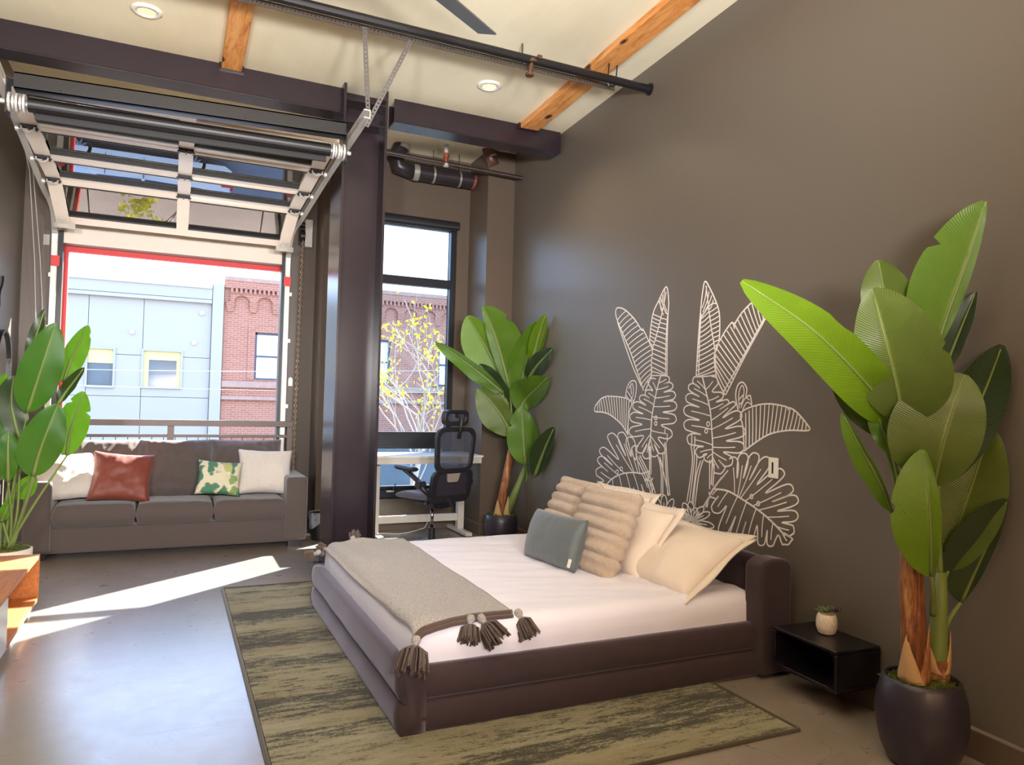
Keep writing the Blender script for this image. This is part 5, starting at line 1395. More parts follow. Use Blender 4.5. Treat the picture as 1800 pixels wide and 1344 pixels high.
def make_leaf(parent, pts, wl, wr, mat, turn=0, notch=(), fold=.25, dep_scale=1.0, nu=30, nv=12, wave=.03, seed=0, tipr=1.0, rib=True, blunt=.6):
    """pts: (px, py, depth) along the midrib from base to tip; wl / wr: half widths in photo pixels on the two sides"""
    P = []
    for p in pts:
        q = pxd(*p); dw = (q-WA).dot(WN); hw = (EYE-WA).dot(WN)
        if dw < .05: q = EYE + (q-EYE)*((hw-.05)/(hw-dw))
        P.append(q)
    # Catmull-Rom resample
    def cr(s):
        n = len(P)-1; f = min(s*n, n-1e-6); i = int(f); t = f-i
        p0 = P[max(i-1, 0)]; p1 = P[i]; p2 = P[i+1]; p3 = P[min(i+2, n)]
        if i == 0: p0 = p1*2-p2
        if i+2 > n: p3 = p2*2-p1
        return .5*((2*p1)+(p2-p0)*t+(2*p0-5*p1+4*p2-p3)*t*t+(3*p1-p0-3*p2+p3)*t**3)
    dm = sum(p[2] for p in pts)/len(pts); k = dm/FPX
    vs = []; uvs = []
    def width(s):
        a = s**.95; return (max(0, math.sin(math.pi*min(1, a*.985+.008))))**blunt
    for i in range(nu+1):
        s = i/nu; c = cr(s); t = (cr(min(1, s+.02))-cr(max(0, s-.02))).normalized()
        view = (EYE - c).normalized(); side = t.cross(view).normalized(); nrm = side.cross(t).normalized()
        if nrm.dot(view) < 0: nrm = -nrm
        ct, sn = math.cos(turn), math.sin(turn)
        sd = side*ct + nrm*sn; nr = nrm*ct - side*sn
        for j in range(nv+1):
            q = 2*j/nv-1; W = (wl if q < 0 else wr)*k*width(s)
            nd = 0
            for (ns, nside, dep, wd) in notch:
                if (q < 0) == (nside < 0): nd = max(nd, dep*max(0, 1-abs(s - ns - abs(q)*.03)/wd))
            W *= (1-nd)
            off = q*W
            z = abs(q)*abs(W)*fold + wave*k*FPX*.03*math.sin(s*17+seed*2+q*2)*abs(q)**2 
            pp = c + sd*off + nr*z; dw = (pp-WA).dot(WN)
            if dw < .02: pp = EYE + (pp-EYE)*(((EYE-WA).dot(WN)-.02)/((EYE-WA).dot(WN)-dw))
            vs.append(pp); uvs.append((s, .5+.5*q))
    fs = [(i*(nv+1)+j, i*(nv+1)+j+1, (i+1)*(nv+1)+j+1, (i+1)*(nv+1)+j) for i in range(nu) for j in range(nv)]
    me = bpy.data.meshes.new('leaf'); me.from_pydata([tuple(v) for v in vs], [], fs); me.update()
    ul = me.uv_layers.new(name='UVMap')
    for lp in me.loops: ul.data[lp.index].uv = uvs[lp.vertex_index]
    for p in me.polygons: p.use_smooth = True
    me.materials.append(mat)
    o = bpy.data.objects.new('leaf', me); COL.objects.link(o); o.parent = parent; o.matrix_parent_inverse = wmat(parent).inverted()
    if rib:
        m = MB().tube([cr(i/12*.97) for i in range(13)], [k*(3.6-2.6*i/12) for i in range(13)], 6); obj('midrib', m, M_stem, o, smooth=True)
    return o
def petiole(parent, pts, r0, r1, mat=None):
    P = [Vector(p) if len(p) == 3 and not isinstance(p[0], int) else pxd(*p) for p in pts]
    n = len(P); path = []
    for i in range(n-1):
        p0 = P[max(i-1, 0)]; p1 = P[i]; p2 = P[i+1]; p3 = P[min(i+2, n-1)]
        for k in range(5):
            s = k/5; path.append(.5*((2*p1)+(p2-p0)*s+(2*p0-5*p1+4*p2-p3)*s*s+(3*p1-p0-3*p2+p3)*s**3))
    path.append(P[-1]); m = len(path)
    return obj('petiole', MB().tube(path, [r0+(r1-r0)*i/(m-1) for i in range(m)], 8), mat or M_stem, parent, smooth=True)
def moss(parent, c, r, z, n, seed):
    rnd = random.Random(seed); m = MB().lathe([(.0001, z+.012), (r*.5, z+.010), (r, z-.004)], (c[0], c[1], 0), 20)
    for i in range(n):
        a = rnd.uniform(0, 6.283); q = r*math.sqrt(rnd.random()); p = Vector((c[0]+q*math.cos(a), c[1]+q*math.sin(a), z+.005))
        d = Vector((rnd.uniform(-1, 1), rnd.uniform(-1, 1), rnd.uniform(.1, .9))); e_ = Vector((rnd.uniform(-1, 1), rnd.uniform(-1, 1), rnd.uniform(-.6, .6)))
        s = r*.16; m.tube([p, p+d*s, p+d*s+e_*s, p+d*s*.5+e_*s*1.8], r*.011, 3, caps=False)
    o = obj('moss', m, M_mossm, parent, smooth=True); o['kind'] = 'stuff'; return o
def husk(parent, base, up, r, h, a0, a1, flare, mat):
    m = MB()
    def f(u, v):
        a = a0+(a1-a0)*u; e_ = 1-abs(2*u-1)**1.5; hh = h*v*(.05+.95*max(0, 1-abs(2*u-1))**1.1); rr = r*(1+flare*v*(.6-v*.9))*(1-.12*v)
        return Vector(base) + Vector((math.cos(a)*rr, math.sin(a)*rr, 0)) + Vector(up)*hh
    m.grid(f, 12, 8); return smooth_all(obj('husk', m, mat, parent, solid=.003, fix=False))
# ---- near banana plant by the nightstand
D = 2.97
pc_ = at_z(1617, 1190, .345); PCX, PCY = pc_.x+.01, pc_.y
uu = wall_u(Vector((PCX, PCY, 0)))
pr_ = .172
bpA = thing('banana_plant', 'big broad leaved banana plant in dark round pot right of the nightstand', 'plant', (PCX, PCY, 0), 0, None)
prof = [(.0001, 0), (.105, 0), (.125, .012), (.150, .07), (.168, .15), (.172, .20), (.166, .27), (.150, .325), (.142, .345), (.136, .347), (.130, .342), (.135, .30), (.12, .27), (.0001, .27)]
obj('pot', MB().lathe(prof, (PCX, PCY, 0), 56), M_potm, bpA, smooth=True)
moss(bpA, (PCX, PCY), .132, .318, 320, 1)
fd = FW.dot(Vector((PCX, PCY, 1.0)) - EYE)
D = fd
t1a = pxd(1607, 1195, D-.03); t1b = pxd(1600, 950, D-.03)
tr_ = MB().tube([t1a, t1a.lerp(t1b, .35)+Vector((.004,0,0)), t1a.lerp(t1b, .7), t1b], [.052, .047, .045, .036], 18); obj('trunk', tr_, M_barkb, bpA, smooth=True)
t2a = pxd(1645, 1200, D+.02); t2b = pxd(1655, 1005, D+.02)
obj('stem', MB().tube([t2a, t2a.lerp(t2b, .3), t2a.lerp(t2b, .7), t2b], [.045, .038, .030, .020], 16), M_stem, bpA, smooth=True)
husk(bpA, t1a, (-.02, 0, 1), .060, .20, 1.9, 4.5, .3, M_husk); husk(bpA, t1a, (.02, 0, 1), .058, .24, 4.0, 6.2, .1, M_barkb)
obj('stem_sheath', MB().tube([t2a-Vector((0,0,.01)), t2a+Vector((0,0,.06)), t2a+Vector((.002,0,.10))], [.053, .051, .047], 16, caps=False), M_barkb, bpA, smooth=True); husk(bpA, t2a+Vector((0,0,.05)), (-.06, .03, 1), .051, .16, 1.8, 4.2, .4, M_husk); husk(bpA, t2a+Vector((0,0,.05)), (.08, -.03, 1), .051, .17, 4.4, 6.8, .4, M_husk)
L = lambda *a, **k: make_leaf(bpA, *a, **k)
L([(1584, 735, D-.02), (1547, 700, D-.10), (1438, 588, D-.30), (1304, 493, D-.42)], 48, 44, M_leafC, .10, [(.62, 1, .5, .02)], .15, seed=1)
L([(1646, 610, D+.0), (1668, 545, D-.03), (1703, 450, D-.08), (1734, 354, D-.12)], 80, 14, M_leafA, -.25, [(.66, -1, .45, .025)], .2, seed=2)
L([(1588, 742, D-.10), (1576, 680, D-.17), (1556, 598, D-.22), (1533, 507, D-.20)], 56, 92, M_leafB, .15, [(.55, 1, .3, .02)], .18, seed=3)
L([(1575, 620, D+.05), (1565, 560, D+.06), (1552, 505, D+.05), (1544, 457, D+.02)], 40, 46, M_leafB, 0, (), .2, seed=4)
L([(1655, 665, D+.08), (1672, 620, D+.08), (1694, 565, D+.06), (1716, 512, D+.03)], 28, 18, M_leafD, .4, (), .35, seed=5)
L([(1642, 852, D-.10), (1656, 790, D-.17), (1676, 720, D-.20), (1696, 658, D-.18)], 92, 54, M_leafB, -.1, (), .16, seed=6)
L([(1650, 850, D+.03), (1690, 775, D+.02), (1730, 690, D+.0), (1762, 606, D-.03)], 50, 46, M_leafD, .3, (), .2, seed=7)
L([(1548, 765, D+.04), (1522, 728, D+.03), (1495, 695, D+.0), (1464, 668, D-.03)], 26, 26, M_leafD, .3, (), .25, seed=8)
L([(1570, 800, D-.02), (1556, 765, D-.03), (1545, 735, D-.04), (1533, 702, D-.05)], 20, 20, M_leafA, .2, (), .25, seed=9)
L([(1568, 900, D-.02), (1545, 845, D-.06), (1512, 785, D-.12), (1481, 725, D-.16)], 22, 10, M_leafA, .5, (), .4, seed=10)
L([(1637, 1012, D-.14), (1636, 940, D-.19), (1632, 865, D-.20), (1624, 790, D-.17)], 62, 17, M_leafC, -.1, [(.52, -1, .5, .022)], .15, seed=11)
L([(1668, 1000, D+.03), (1686, 920, D+.01), (1712, 840, D-.02), (1742, 752, D-.05)], 62, 60, M_leafB, .1, (), .2, seed=12)
L([(1690, 1058, D+.04), (1716, 1000, D+.01), (1744, 940, D-.02), (1771, 877, D-.05)], 58, 12, M_leafD, -.2, (), .25, seed=13)
pt = lambda *a: petiole(bpA, *a)
crown = pxd(1600, 940, D-.02)
pt([(1600, 950, D-.03), (1598, 850, D-.03), (1584, 735, D-.02)], .018, .008); pt([(1606, 945, D-.02), (1625, 760, D-.01), (1646, 610, D)], .018, .008)
pt([(1600, 945, D-.03), (1597, 840, D-.06), (1588, 742, D-.10)], .016, .007); pt([(1603, 945, D-.02), (1590, 760, D+.03), (1575, 620, D+.05)], .014, .007)
pt([(1608, 945, D), (1635, 780, D+.05), (1655, 665, D+.08)], .013, .006); pt([(1608, 950, D-.03), (1628, 900, D-.07), (1642, 852, D-.10)], .017, .008)
pt([(1652, 1010, D+.02), (1650, 920, D+.03), (1650, 850, D+.03)], .014, .008); pt([(1597, 945, D), (1570, 830, D+.03), (1548, 765, D+.04)], .013, .006)
pt([(1597, 950, D-.03), (1583, 860, D-.03), (1570, 800, D-.02)], .012, .006); pt([(1596, 955, D-.03), (1582, 930, D-.03), (1568, 900, D-.02)], .012, .006)
pt([(1640, 1080, D-.05), (1640, 1040, D-.11), (1637, 1012, D-.14)], .012, .007); pt([(1655, 1020, D+.02), (1662, 1010, D+.03), (1668, 1000, D+.03)], .013, .008)
pt([(1652, 1130, D+.02), (1668, 1090, D+.03), (1690, 1058, D+.04)], .014, .007)

# ---- banana plant in the corner by the desk
mX, mY = 3.09, 6.83; fd = FW.dot(Vector((mX, mY, .8)) - EYE); D = fd
bpB = thing('banana_plant', 'bright green banana plant in black pot in the corner beside the desk', 'plant', (mX, mY, 0))
prof = [(.0001, 0), (.125, 0), (.15, .02), (.165, .12), (.165, .22), (.155, .275), (.147, .28), (.14, .27), (.14, .23), (.0001, .23)]
# the pot is set where its trunk stands
obj('pot', MB().lathe(prof, (mX, mY, 0), 40), M_potm, bpB, smooth=True)
zb_ = .265
moss(bpB, (mX, mY), .138, zb_, 160, 2)
ta = Vector((mX-.03, mY, zb_-.01)); pa = ta
tb = pxd(899, 790, D)
obj('trunk', MB().tube([ta, ta.lerp(tb, .4), tb], [.05, .042, .035], 14), M_barkb, bpB, smooth=True)
sa = Vector((mX+.05, mY, zb_-.01)); sb_ = pxd(927, 812, D)
obj('stem', MB().tube([sa, sa.lerp(sb_, .5), sb_], [.05, .035, .022], 14), M_stem, bpB, smooth=True)
husk(bpB, ta, (0, 0, 1), .056, .19, 2.8, 5.2, .3, M_husk); husk(bpB, sa, (0, 0, 1), .056, .22, 3.4, 6.2, .3, M_husk)
L = lambda *a, **k: make_leaf(bpB, *a, **k)
L([(884, 690, D), (855, 665, D-.05), (812, 632, D-.08), (765, 600, D-.10)], 17, 13, M_leafA, .5, (), .3, seed=1)
L([(884, 668, D+.05), (862, 625, D+.06), (842, 590, D+.05), (822, 555, D+.03)], 38, 26, M_leafC, .1, (), .2, seed=2)
L([(896, 682, D-.03), (882, 630, D-.05), (868, 585, D-.06), (849, 538, D-.05)], 14, 46, M_leafA, .15, [(.72, 1, .35, .03)], .2, seed=3)
L([(911, 698, D-.02), (920, 655, D-.03), (932, 610, D-.04), (943, 566, D-.03)], 30, 20, M_leafA, -.1, (), .2, seed=4)
L([(935, 640, D+.08), (942, 610, D+.08), (950, 580, D+.08), (959, 552, D+.08)], 14, 12, M_leafC, 0, (), .2, seed=5)
L([(928, 668, D+.05), (940, 648, D+.05), (955, 630, D+.05), (972, 612, D+.05)], 16, 15, M_leafD, .2, (), .25, seed=6)
L([(894, 712, D+.02), (878, 690, D+.02), (862, 665, D+.02), (843, 640, D+.02)], 16, 20, M_leafD, .2, (), .2, seed=7)
L([(899, 764, D-.06), (884, 735, D-.09), (864, 707, D-.10), (840, 682, D-.10)], 34, 20, M_leafB, .1, (), .2, seed=8)
L([(912, 722, D-.06), (925, 700, D-.08), (944, 682, D-.10), (963, 662, D-.10)], 34, 20, M_leafA, -.1, [(.7, -1, .4, .03)], .2, seed=9)
L([(924, 816, D-.10), (921, 785, D-.13), (919, 750, D-.14), (917, 714, D-.13)], 29, 26, M_leafA, 0, [(.68, -1, .4, .03)], .2, seed=10)
L([(940, 836, D), (950, 808, D-.02), (961, 780, D-.02), (974, 751, D-.03)], 20, 14, M_leafD, .1, (), .25, seed=11)
pt = lambda *a: petiole(bpB, *a)
for q in ((884, 690, D), (884, 668, D+.05), (896, 682, D-.03), (911, 698, D-.02), (935, 640, D+.08), (928, 668, D+.05), (894, 712, D+.02), (899, 764, D-.06), (912, 722, D-.06)):
    pt([(901, 800, D), ((901+q[0])//2+2, (790+q[1])//2, D), q], .016, .007)
pt([(926, 850, D), (926, 830, D-.06), (924, 816, D-.10)], .014, .008); pt([(926, 870, D), (932, 850, D), (940, 836, D)], .014, .008)

# ---- bird of paradise plant behind the console
lX, lY = -1.02, 6.12; D = FW.dot(Vector((lX, lY, .9)) - EYE)
bpC = thing('strelitzia_plant', 'tall leafy strelitzia plant standing behind the wood console', 'plant', (lX, lY, 0))
obj('pot', MB().lathe([(.0001, 0), (.12, 0), (.14, .02), (.165, .15), (.168, .31), (.158, .315), (.15, .30), (.0001, .29)], (lX, lY, 0), 40), M_cer, bpC, smooth=True)
moss(bpC, (lX, lY), .15, .315, 160, 3)
L = lambda *a, **k: make_leaf(bpC, *a, **k)
lv = [
 ([(48, 724, D-.10), (62, 680, D-.14), (80, 625, D-.16), (98, 568, D-.14)], 34, 32, M_leafS, -.1, [(.93, 1, .5, .02)], 1),
 ([(112, 672, D+.08), (122, 640, D+.08), (138, 606, D+.06), (155, 572, D+.04)], 17, 20, M_leafT, 0, [(.85, 1, .4, .03)], 2),
 ([(102, 710, D+.02), (115, 690, D+.02), (131, 669, D+.0), (148, 646, D-.02)], 13, 9, M_leafD, .4, (), 3),
 ([(118, 800, D+.05), (122, 765, D+.04), (134, 728, D+.02), (147, 688, D)], 26, 26, M_leafT, .1, [(.8, -1, .4, .03), (.7, 1, .4, .03)], 4),
 ([(58, 836, D-.16), (68, 798, D-.20), (84, 755, D-.22), (102, 710, D-.20)], 36, 32, M_leafS, -.1, (), 5),
 ([(-12, 740, D+.02), (-6, 712, D+.02), (2, 685, D), (12, 656, D-.02)], 18, 14, M_leafT, .1, (), 6),
 ([(34, 770, D), (26, 740, D), (20, 705, D), (24, 660, D)], 30, 22, M_leafD, 0, (), 7),
 ([(14, 846, D-.2), (14, 815, D-.24), (14, 786, D-.25), (15, 756, D-.24)], 17, 16, M_leafS, 0, (), 8),
 ([(50, 640, D+.1), (58, 608, D+.1), (68, 576, D+.1), (79, 543, D+.1)], 12, 9, M_leafD, .2, (), 9),
 ([(24, 874, D+.04), (36, 862, D+.04), (48, 848, D+.04), (62, 834, D+.04)], 12, 20, M_leafT, 0, (), 10),
 ([(2, 916, D-.1), (8, 902, D-.12), (14, 888, D-.12), (20, 872, D-.12)], 9, 9, M_leafT, 0, (), 11),
 ([(34, 830, D-.05), (35, 812, D-.05), (36, 796, D-.05), (38, 778, D-.05)], 7, 7, M_leafD, 0, (), 12),
 ([(-16, 860, D-.1), (-14, 820, D-.1), (-10, 780, D-.1), (-4, 735, D-.1)], 22, 20, M_leafS, 0, (), 13)]
rnd = random.Random(9)
for p, a, b, mt, tn, nt, sd in lv:
    L(p, a, b, mt, tn, nt, .18, seed=sd)
    q = p[0]; bb_ = Vector((lX + rnd.uniform(-.05, .06), lY + rnd.uniform(-.05, .05), .31)); tq = pxd(*q)
    mid_ = bb_.lerp(tq, .5) + Vector((rnd.uniform(-.01, .02) - .03*(tq.x-bb_.x), 0, 0))
    petiole(bpC, [tuple(bb_), tuple(mid_), tuple(tq)], .012, .006)
# ================================================================== white line mural on the right wall (vinyl cut to lines)
M_vinyl = simple('white_vinyl', srgb(240, 232, 226), .6, var=.01, bump=0)
mural = thing('wall_mural', 'white line drawing of tropical leaves on wall above the headboard', 'mural', tuple(at_w(1230, 760)))
def A4(x, y): return (1030 + .3274*x, 480 + .3274*y)
def A5(x, y): return (1180 + .372*x, 480 + .372*y)
def smooth2(pts, k=4):
    n = len(pts); out = []
    if n < 3: return list(pts)
    for i in range(n-1):
        p0 = pts[max(i-1, 0)]; p1 = pts[i]; p2 = pts[i+1]; p3 = pts[min(i+2, n-1)]
        for j in range(k):
            s = j/k
            out.append(tuple(.5*((2*p1[c])+(p2[c]-p0[c])*s+(2*p0[c]-5*p1[c]+4*p2[c]-p3[c])*s*s+(3*p1[c]-p0[c]-3*p2[c]+p3[c])*s**3) for c in (0, 1)))
    out.append(pts[-1]); return out
class Draw:
    def __init__(s, name): s.name = name; s.m = MB(); s.h = 0
    def line(s, pts, A, w=.0062, sm=True, closed=False):
        w *= 1.4
        if closed: pts = list(pts)+[pts[0]]
        q = [A(*p) for p in (smooth2(pts) if sm else pts)]
        q2 = []
        for p in q:
            W = at_w(*p); q2.append((wall_u(W), W.z))
        n = len(q2); vs = []
        for i in range(n):
            a = q2[max(i-1, 0)]; b = q2[min(i+1, n-1)]; d = (b[0]-a[0], b[1]-a[1]); L = math.hypot(*d) or 1e-6
            nx, nz = -d[1]/L, d[0]/L
            for (sg, off) in ((-1, .0008), (-1, .0022), (1, .0022), (1, .0008)):
                vs.append(wallpt(q2[i][0]+sg*nx*w/2, q2[i][1]+sg*nz*w/2, off))
        fs = []
        for i in range(n-1):
            for k in range(3): fs.append((i*4+k, i*4+k+1, (i+1)*4+k+1, (i+1)*4+k))
        s.m.add(vs, fs)
    def done(s): obj(s.name, s.m, M_vinyl, mural, fix=False)
def lerp_poly(P, t):
    L = [0]
    for i in range(len(P)-1): L.append(L[-1]+math.hypot(P[i+1][0]-P[i][0], P[i+1][1]-P[i][1]))
    x = t*L[-1]
    for i in range(len(P)-1):
        if x <= L[i+1]+1e-9:
            f = (x-L[i])/max(1e-9, L[i+1]-L[i]); return (P[i][0]+(P[i+1][0]-P[i][0])*f, P[i][1]+(P[i+1][1]-P[i][1])*f)
    return P[-1]
def veins(d, A, E1, E2, n, t0=.03, t1=.97, shift=.0, bow=6, w=.0052):
    for i in range(n):
        t = t0+(t1-t0)*i/(n-1); a = lerp_poly(E1, t); b = lerp_poly(E2, min(1, max(0, t+shift)))
        m = ((a[0]+b[0])/2 + bow*.5, (a[1]+b[1])/2 + bow*.6); d.line([a, m, b], A, w)
def ell(d, A, c, rx, ry): d.line([(c[0]+rx*math.cos(a), c[1]+ry*math.sin(a)) for a in [2*math.pi*k/8 for k in range(9)]], A, .005)
def lobe(d, A, root, tip, w, point=.5, inner=True):
    dx, dy = tip[0]-root[0], tip[1]-root[1]; L = math.hypot(dx, dy); ux, uy = dx/L, dy/L; nx, ny = -uy, ux
    P = lambda s, o: (root[0]+ux*L*s+nx*o, root[1]+uy*L*s+ny*o)
    w *= 1.12
    d.line([P(.10, w*.42), P(.40, w*.85), P(.74, w*1.0), P(.94, w*point*1.1), P(1.0, 0), P(.94, -w*point*1.1), P(.74, -w*1.0), P(.40, -w*.85), P(.10, -w*.42)], A, .0058)
    if inner: d.line([P(.0, 0), P(.35, w*.08), P(.68, 0)], A, .0045)
def monstera(A, mid, lobes, holes=(), name='monstera_leaf_drawing'):
    """lobes in order round the leaf: (place of the vein's root on the midrib, tip, half width)"""
    d = Draw(name); d.line(mid, A, .0075); n = len(lobes); path = []
    dst = lambda p, q: math.hypot(p[0]-q[0], p[1]-q[1])
    for i, (r, t, w) in enumerate(lobes):
        nb = [dst(t, lobes[k][1]) for k in (i-1, i+1) if 0 <= k < n]; w = min(.42*min(nb), 26)
        root = lerp_poly(mid, r); dx, dy = t[0]-root[0], t[1]-root[1]; L = math.hypot(dx, dy) or 1; ux, uy = dx/L, dy/L
        prv = lobes[i-1][1] if i else None; nxt = lobes[i+1][1] if i < n-1 else None
        ref = nxt or prv; sx, sy = ((nxt[0]-t[0], nxt[1]-t[1]) if nxt else (t[0]-prv[0], t[1]-prv[1])); sl = math.hypot(sx, sy) or 1
        px, py = -uy, ux
        if px*sx + py*sy < 0: px, py = -px, -py
        # the lobe: side in, blunt end, side out
        if i: path.append((t[0]-ux*L*.22-px*w*1.05, t[1]-uy*L*.22-py*w*1.05))
        path.append((t[0]-ux*w*.35-px*w*.75, t[1]-uy*w*.35-py*w*.75)); path.append((t[0]+px*w*.1, t[1]+py*w*.1)); path.append((t[0]-ux*w*.45+px*w*.8, t[1]-uy*w*.45+py*w*.8))
        if nxt:
            path.append((t[0]-ux*L*.24+px*w*1.05, t[1]-uy*L*.24+py*w*1.05))
            rr = lerp_poly(mid, (r+lobes[i+1][0])/2); m = ((t[0]+nxt[0])/2, (t[1]+nxt[1])/2)
            path.append((rr[0]+(m[0]-rr[0])*.42, rr[1]+(m[1]-rr[1])*.42))
        d.line([root, (root[0]+dx*.35+px*2, root[1]+dy*.35+py*2), (root[0]+dx*.72, root[1]+dy*.72)], A, .0046)
    d.line(path, A, .0062)
    for h in holes: ell(d, A, h, 7, 10)
    d.done()
def banana(A, outline, e1, e2, n, shift=0, bow=6, extra=(), hook=None, name='banana_leaf_drawing'):
    hook = hook or (lambda d: None)
    d = Draw(name); d.line(outline, A, .0068)
    veins(d, A, e1, e2, n, shift=shift, bow=bow)
    for x in extra: d.line(x, A, .0062)
    hook(d); d.done()
def hook_left(d):
    veins(d, A4, [(362,215),(347,300),(345,380)], [(405,232),(380,320),(362,395)], 9, bow=2)
    for p in ([(425,85),(418,150),(436,205)], [(412,115),(412,165),(430,215)], [(398,145),(403,190),(418,225)]): d.line(p, A4, .005)
def hook_right(d):
    veins(d, A5, [(222,150),(230,230),(226,310),(210,365)], [(180,180),(190,260),(202,330),(206,370)], 10, bow=1)
    for p in ([(168,60),(160,120),(146,165)],[(180,85),(170,130),(150,185)],[(192,105),(180,140),(160,180)],[(200,125),(190,160),(180,170)]): d.line(p, A5, .005)
# left group
o = [(310,630),(250,450),(205,340),(165,240),(162,195),(180,185),(215,200),(260,245),(296,300),(304,308),(308,302),(345,380),(357,420),(352,480),(352,550),(318,632)]
banana(A4, o, [(165,240),(205,340),(250,450),(310,630)], [(180,190),(215,200),(260,245),(300,305),(345,380),(355,440),(352,550)], 17, .06, -4, [[(298,606),(240,470),(170,262)]])
o = [(436,552),(437,350),(442,215),(445,150),(432,72),(390,150),(360,220),(345,330),(345,378),(360,402)]
banana(A4, o, [(405,232),(375,350),(360,402),(352,480),(352,560)], [(440,180),(440,300),(437,400),(436,552)], 14, .16, -3, [[(432,100),(405,232),(375,350),(360,402),(352,480),(352,560)], [(428,552),(430,380),(438,230)], [(400,130),(425,200),(440,222)], [(392,150),(410,200),(405,232)]], hook_left)
o = [(212,672),(222,612),(246,578),(270,588),(268,650),(252,702)]
d = Draw('small_leaf_drawing'); d.line(o, A4, .0062)
for p in ([(230,620),(250,592),(255,650),(235,690)], [(222,632),(240,660),(256,690)], [(240,600),(246,650)], [(216,655),(238,690)]): d.line(p, A4, .005)
d.done()
o = [(228,870),(190,810),(130,760),(85,745),(50,742),(50,715),(80,675),(104,664),(108,672),(112,660),(190,665),(235,680),(247,700),(230,760),(226,866)]
banana(A4, o, [(55,740),(85,745),(130,760),(190,810),(226,862)], [(62,700),(80,675),(130,658),(190,665),(240,690)], 14, -.02, 2)
mid = [(405,545),(388,600),(368,690),(354,780),(348,870),(340,930),(345,1000)]
R_ = [(.10,(448,560),12),(.18,(468,600),13),(.28,(482,652),15),(.38,(489,712),16),(.50,(486,785),18),(.66,(464,868),20),(.72,(418,965),20),(.74,(372,985),13)]
L_ = [(.20,(352,565),12),(.28,(322,632),13),(.36,(290,662),14),(.46,(254,702),15),(.54,(236,768),18),(.64,(232,855),20),(.70,(282,962),19),(.74,(322,995),12)]
monstera(A4, mid, R_+L_[::-1], [(376,776),(376,806)])
mid = [(345,1060),(300,1075),(265,1070),(200,1075),(135,1108),(80,1180)]
lb = [(.18,(264,925),12),(.22,(232,880),15),(.28,(185,855),17),(.30,(128,862),17),(.45,(80,940),15),(.55,(68,990),15),(.70,(58,1052),16),(.85,(66,1150),16),(.90,(104,1212),15),(.68,(150,1246),16),(.55,(212,1262),16),(.42,(262,1262),15),(.30,(308,1252),14),(.15,(344,1180),14),(.05,(345,1115),10)]
monstera(A4, mid, lb, [(168,1066),(190,1050)])
d = Draw('stem_drawing')
for p in ([(335,930),(342,1000),(342,1085)],[(350,930),(350,1080)],[(385,975),(404,1060),(404,1200)],[(396,985),(412,1050),(412,1200)],[(414,960),(414,1200)],[(430,905),(440,1080),(452,1192)],[(422,910),(432,1080),(440,1192)],[(398,1000),(425,1100),(445,1195)],[(290,978),(340,1080),(374,1182)],[(272,992),(320,1090),(352,1190)],[(282,985),(330,1085),(362,1186)],[(437,860),(437,905)],[(425,835),(425,860)]): d.line(p, A4, .0058)
d.done()
d = Draw('small_plant_drawing'); c = (418,1318)
for t, w in (((338,1238),12),((372,1200),13),((420,1190),14),((468,1212),14),((482,1258),13),((505,1296),12),((532,1336),12),((340,1290),10),((350,1325),8),((470,1345),9)): lobe(d, A4, c, t, w)
d.done()
# right group
o = [(118,490),(128,320),(140,170),(150,80),(162,38),(190,85),(214,140),(226,180),(230,235),(226,320),(206,380)]
banana(A5, o, [(178,170),(190,260),(205,350),(210,420),(213,490)], [(140,165),(132,260),(128,330),(124,400),(120,490)], 15, .14, 3, [[(165,60),(172,120),(178,170),(190,260),(205,350),(210,420),(213,490)], [(130,490),(134,330),(142,190)], [(214,142),(185,150),(145,205)]], hook_right)
o = [(255,575),(215,490),(205,380),(240,300),(280,240),(292,236),(300,262),(302,238),(340,180),(405,118),(430,122),(456,140),(458,185),(440,225),(350,390),(258,575)]
banana(A5, o, [(255,570),(300,490),(350,392),(400,300),(452,190)], [(216,490),(205,390),(240,300),(290,240),(340,180),(405,118),(440,130)], 19, .04, -5, [[(248,560),(340,395),(440,212)]])
o = [(316,645),(305,580),(315,530),(338,515),(358,545),(354,585),(374,578),(382,632)]
d = Draw('small_leaf_drawing'); d.line(o, A5, .0064)
for p in ([(322,640),(320,570),(335,530),(345,560),(330,635)], [(330,635),(350,590),(372,600)], [(338,645),(358,610),(378,620)], [(318,600),(340,575)], [(318,625),(348,596)]): d.line(p, A5, .005)
d.done()
o = [(345,840),(340,730),(330,660),(400,625),(470,617),(548,632),(552,645),(560,636),(592,655),(640,710),(651,742),(560,742),(480,755),(420,785),(345,840)]
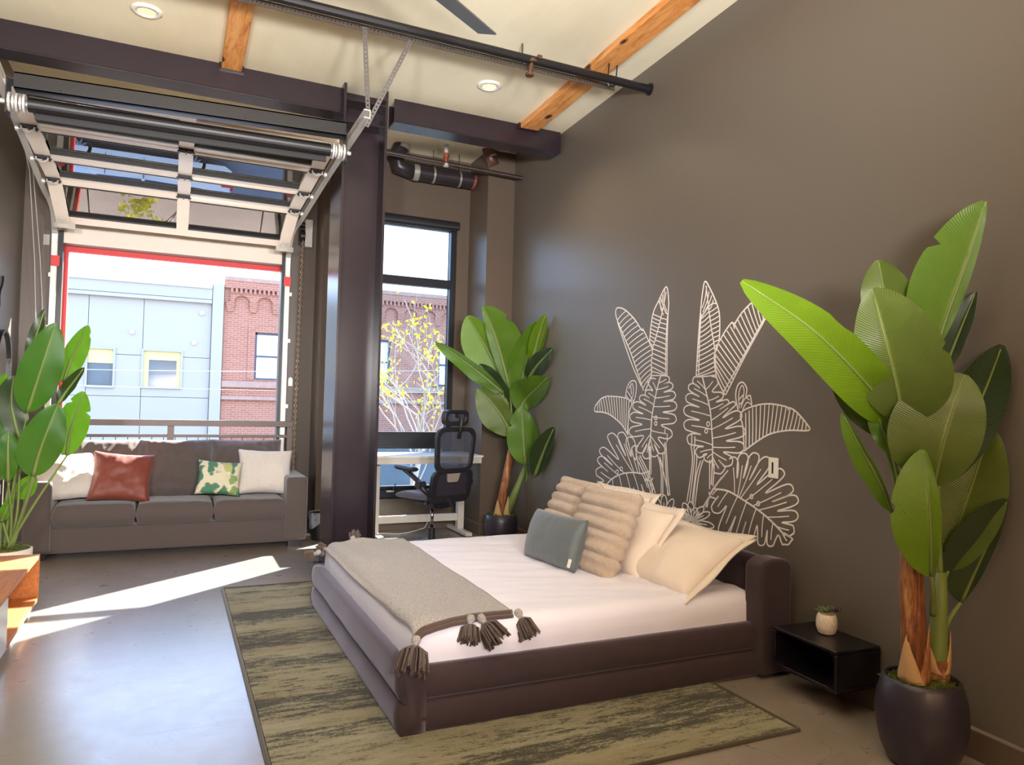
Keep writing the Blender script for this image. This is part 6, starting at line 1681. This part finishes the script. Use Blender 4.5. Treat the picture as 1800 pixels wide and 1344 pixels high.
banana(A5, o, [(345,835),(420,785),(480,755),(560,742),(645,742)], [(338,670),(400,625),(470,617),(540,630),(592,655),(640,710)], 17, .02, 2)
mid = [(145,480),(165,560),(185,650),(192,740),(196,810),(194,900),(190,1000)]
L_ = [(.14,(108,492),13),(.20,(84,530),14),(.28,(70,582),15),(.38,(60,642),16),(.50,(60,712),18),(.64,(76,776),19),(.68,(114,850),19),(.72,(160,884),12)]
R_ = [(.14,(212,492),13),(.24,(246,572),14),(.32,(272,604),15),(.42,(302,612),15),(.50,(332,662),17),(.58,(350,742),19),(.66,(346,822),20),(.70,(288,900),20),(.74,(238,945),15)]
monstera(A5, mid, R_+L_[::-1], [(175,712),(166,745)])
mid = [(195,1018),(255,1025),(300,1045),(400,1110),(470,1168),(540,1240)]
lb = [(.26,(292,868),15),(.30,(345,850),17),(.32,(402,850),17),(.34,(462,872),18),(.40,(530,932),19),(.50,(575,1010),18),(.58,(600,1066),18),(.70,(600,1146),19),(.85,(582,1222),17),(.95,(556,1280),15),(.80,(468,1290),18),(.66,(425,1286),17),(.55,(352,1276),18),(.42,(290,1280),18),(.30,(238,1232),17),(.18,(202,1130),16),(.06,(186,1056),11)]
monstera(A5, mid, lb, [(380,1055),(412,1088)])
d = Draw('stem_drawing')
for p in ([(94,815),(100,900),(74,1080)],[(108,818),(108,900),(86,1082)],[(118,850),(120,900),(98,1082)],[(152,880),(130,960),(112,1100)],[(140,885),(118,960),(104,1090)],[(182,880),(182,1020)],[(204,900),(198,1005)],[(270,930),(215,1000),(150,1105)],[(255,950),(200,1020),(162,1105)],[(240,962),(185,1040),(170,1105)],[(98,760),(98,815)],[(112,770),(112,820)]): d.line(p, A5, .0058)
d.done()
d = Draw('small_plant_drawing'); c = (98,1170)
for t, w in (((30,1118),12),((58,1086),13),((90,1080),13),((116,1108),12),((152,1104),13),((182,1132),13),((202,1198),13),((196,1252),12),((152,1250),11),((112,1246),9),((20,1150),10)): lobe(d, A5, c, t, w)
d.line([(60,1168),(135,1172)], A5, .005); d.line([(64,1180),(132,1186)], A5, .005)
d.done()
